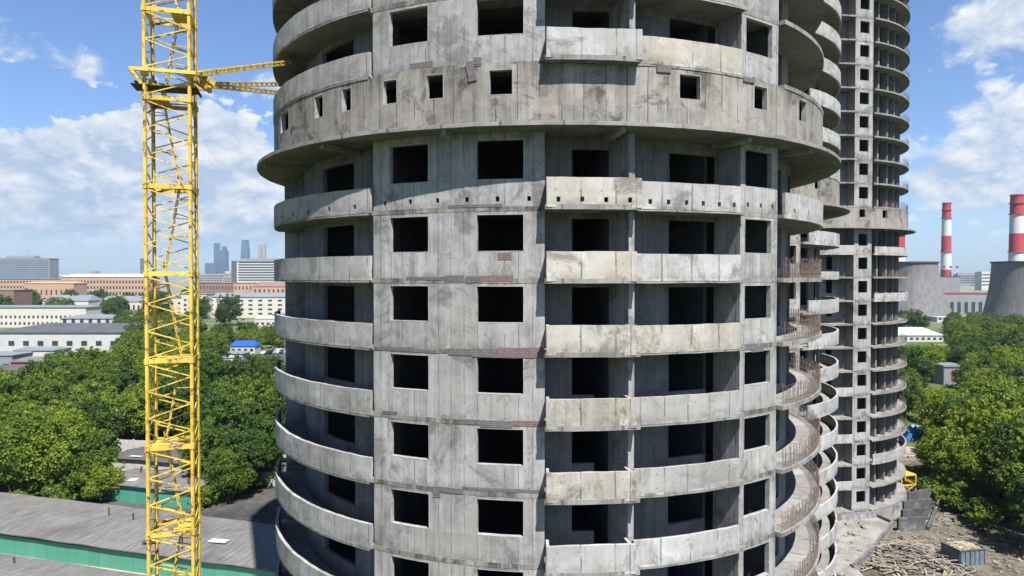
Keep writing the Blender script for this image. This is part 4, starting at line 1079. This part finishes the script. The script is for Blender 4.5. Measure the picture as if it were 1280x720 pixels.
mb=MB(); mb.box((.7,-.1,2.6),(2.9,.1,2.4)); mb.build('red_panel',M['redsheet'],e)

# ------------------------------------------------------------------ haze
m,nt=newmat('haze_air'); g=G(nt)
g.out(None,g.n('ShaderNodeVolumePrincipled',{'Color':(.62,.80,1.0,1),'Density':8e-5,'Anisotropy':.2}).outputs[0])
mb=MB(); mb.box((0,4200,200),(17600,9400,402.0)); hz=mb.build('haze',m); tag(hz,kind='stuff')

# ------------------------------------------------------------------ sky
w=bpy.data.worlds.new('World'); sc.world=w; w.use_nodes=True; nt=w.node_tree; nt.nodes.clear(); g=G(nt)
skyn=g.n('ShaderNodeTexSky',None,sky_type='NISHITA'); skyn.sun_disc=False; skyn.sun_elevation=SUN_EL
# sun direction in the xy plane: from scene towards (sin az, -cos az)
sx,sy=math.sin(SUN_AZ),-math.cos(SUN_AZ)
skyn.sun_rotation=math.atan2(sx,sy); skyn.altitude=100; skyn.air_density=1.0; skyn.dust_density=.6; skyn.ozone_density=2.5
dirv=g.n('ShaderNodeTexCoord').outputs['Generated']
sp=g.n('ShaderNodeSeparateXYZ',{0:dirv}); X,Y,Z=sp.outputs
az=g.m('MULTIPLY',g.m('ARCTAN2',X,Y),180/PI); el=g.m('MULTIPLY',g.m('ARCSINE',Z),180/PI)
def blob(a,e_,ra,re,wt):
    da=g.m('DIVIDE',g.m('SUBTRACT',az,a),ra); de=g.m('DIVIDE',g.m('SUBTRACT',el,e_),re)
    d=g.m('ADD',g.m('MULTIPLY',da,da),g.m('MULTIPLY',de,de))
    return g.m('MULTIPLY',g.m('EXPONENT',g.m('MULTIPLY',d,-1.0)),wt)
def PA(px,y):
    x=(px-640)/F; return math.degrees(math.atan(x)), math.degrees(math.atan((345-y)/F/math.sqrt(1+x*x)))
BL=[(40,215,12,4.2,.50),(120,225,7,4.0,.48),(215,215,6,4.6,.48),(300,190,6,6.2,.42),(345,100,2.2,2.2,.42),(270,260,12,3,.20),(60,295,14,2.6,.34),(250,305,9,2.4,.32),
    (40,62,5,1.5,.46),(125,92,3,1.5,.40),(90,5,3,1.0,.22),(100,110,12,4.2,-.14),(280,30,5,4.0,-.25),(160,110,5,3.0,-.12),
    (1215,50,6,3.2,.52),(1275,5,4,2.2,.34),(1230,150,7,2.8,.46),(1150,225,5.5,2.2,.42),(1240,225,6,2.6,.42),(1200,300,9,2.4,.30),(1165,165,1.6,1.6,-.3),(1200,105,5,1.0,-.15),(1150,20,1.8,2.0,-.2)]
tot=None
for px,y,ra,re,wt in BL:
    a_,e_=PA(px,y); b_=blob(a_,e_,ra,re,wt); tot=b_ if tot is None else g.m('ADD',tot,b_)
vec=g.n('ShaderNodeCombineXYZ',{0:g.m('MULTIPLY',az,.17),1:g.m('MULTIPLY',el,.27),2:0.37}).outputs[0]
def fbm(v): return g.noise(v,1.0,10,.58,.2)
n1=fbm(vec)
def vor(v): return g.n('ShaderNodeTexVoronoi',{'Vector':v,'Scale':2.3,'Detail':3.0,'Roughness':.6,'Lacunarity':2.2},feature='SMOOTH_F1').outputs[0]
wv=g.n('ShaderNodeVectorMath',{0:vec,1:g.n('ShaderNodeVectorMath',{0:g.n('ShaderNodeTexNoise',{'Vector':vec,'Scale':2.0,'Detail':3}).outputs[1],1:(.35,.35,.35)},operation='MULTIPLY').outputs[0]},operation='ADD').outputs[0]
vo=vor(wv)
v2=g.n('ShaderNodeVectorMath',{0:vec,1:(.07,.16,0)},operation='ADD').outputs[0]
n2=fbm(v2)
puff=g.m('MULTIPLY',g.m('SUBTRACT',.42,vo),.42)
dens=g.m('ADD',g.m('ADD',n1,puff),g.m('ADD',tot,-.10))
mask=g.n('ShaderNodeMapRange',{0:dens,1:.52,2:.60,3:0.0,4:1.0},interpolation_type='SMOOTHSTEP').outputs[0]
soft=g.n('ShaderNodeMapRange',{0:dens,1:.44,2:.84,3:0.0,4:1.0},interpolation_type='SMOOTHSTEP').outputs[0]
sw=g.m('MAXIMUM',g.m('MULTIPLY',g.ramp(az,0,25),.85),g.ramp(el,12.5,14.5))
mask=g.n('ShaderNodeMix',{0:sw,2:mask,3:soft}).outputs[0]
fade=g.ramp(el,.0,3.5)
mask=g.m('MULTIPLY',mask,g.m('ADD',.45,g.m('MULTIPLY',fade,.55)))
thick=g.ramp(dens,.60,.95)
lit=g.m('ADD',.97,g.m('MULTIPLY',g.m('SUBTRACT',n1,n2),3.4)); lit=g.m('ADD',lit,g.m('MULTIPLY',puff,2.2),clamp=True)
lit=g.m('SUBTRACT',lit,g.m('MULTIPLY',thick,.20),clamp=True)
CW=9.0

ccol=g.mix(lit,(.46*CW,.58*CW,.76*CW),(1.0*CW,1.0*CW,1.0*CW))
ccol=g.mix(g.m('SUBTRACT',1.0,fade),ccol,(.60*CW,.76*CW,.90*CW))
base=skyn.outputs[0]
base=g.mix(1.0,base,(1.0,1.17,1.46),'MULTIPLY'); base=g.mix(g.ramp(el,28,60),base,g.mix(1.0,base,(.5,.5,.5),'MULTIPLY'))
final=g.mix(mask,base,ccol)
bg=g.n('ShaderNodeBackground',{'Color':final,'Strength':.05})
wo=g.n('ShaderNodeOutputWorld'); nt.links.new(bg.outputs[0],wo.inputs[0])

# ------------------------------------------------------------------ sun, camera
ld=bpy.data.lights.new('sun','SUN'); ld.energy=5.0; ld.angle=rad(.5); ld.color=(1,.967,.915)
lo=bpy.data.objects.new('sun',ld); COL.objects.link(lo)
dv=Vector((-sx*math.cos(SUN_EL),-sy*math.cos(SUN_EL),-math.sin(SUN_EL)))
lo.rotation_euler=dv.to_track_quat('-Z','Y').to_euler(); lo.location=(60,-60,120)
cd=bpy.data.cameras.new('camera'); cd.sensor_width=36; cd.lens=F/1280*36; cd.clip_start=.5; cd.clip_end=20000
co=bpy.data.objects.new('camera',cd); COL.objects.link(co); co.location=(0,0,CAMZ); co.rotation_euler=(PI/2-math.atan(15/F),0,0)
sc.camera=co
vs=sc.view_settings; vs.view_transform='Standard'; vs.look='None'; vs.exposure=1.18; vs.gamma=1.0; vs.use_curve_mapping=False
sc.cycles.max_bounces=6; sc.cycles.volume_bounces=0; sc.cycles.diffuse_bounces=2
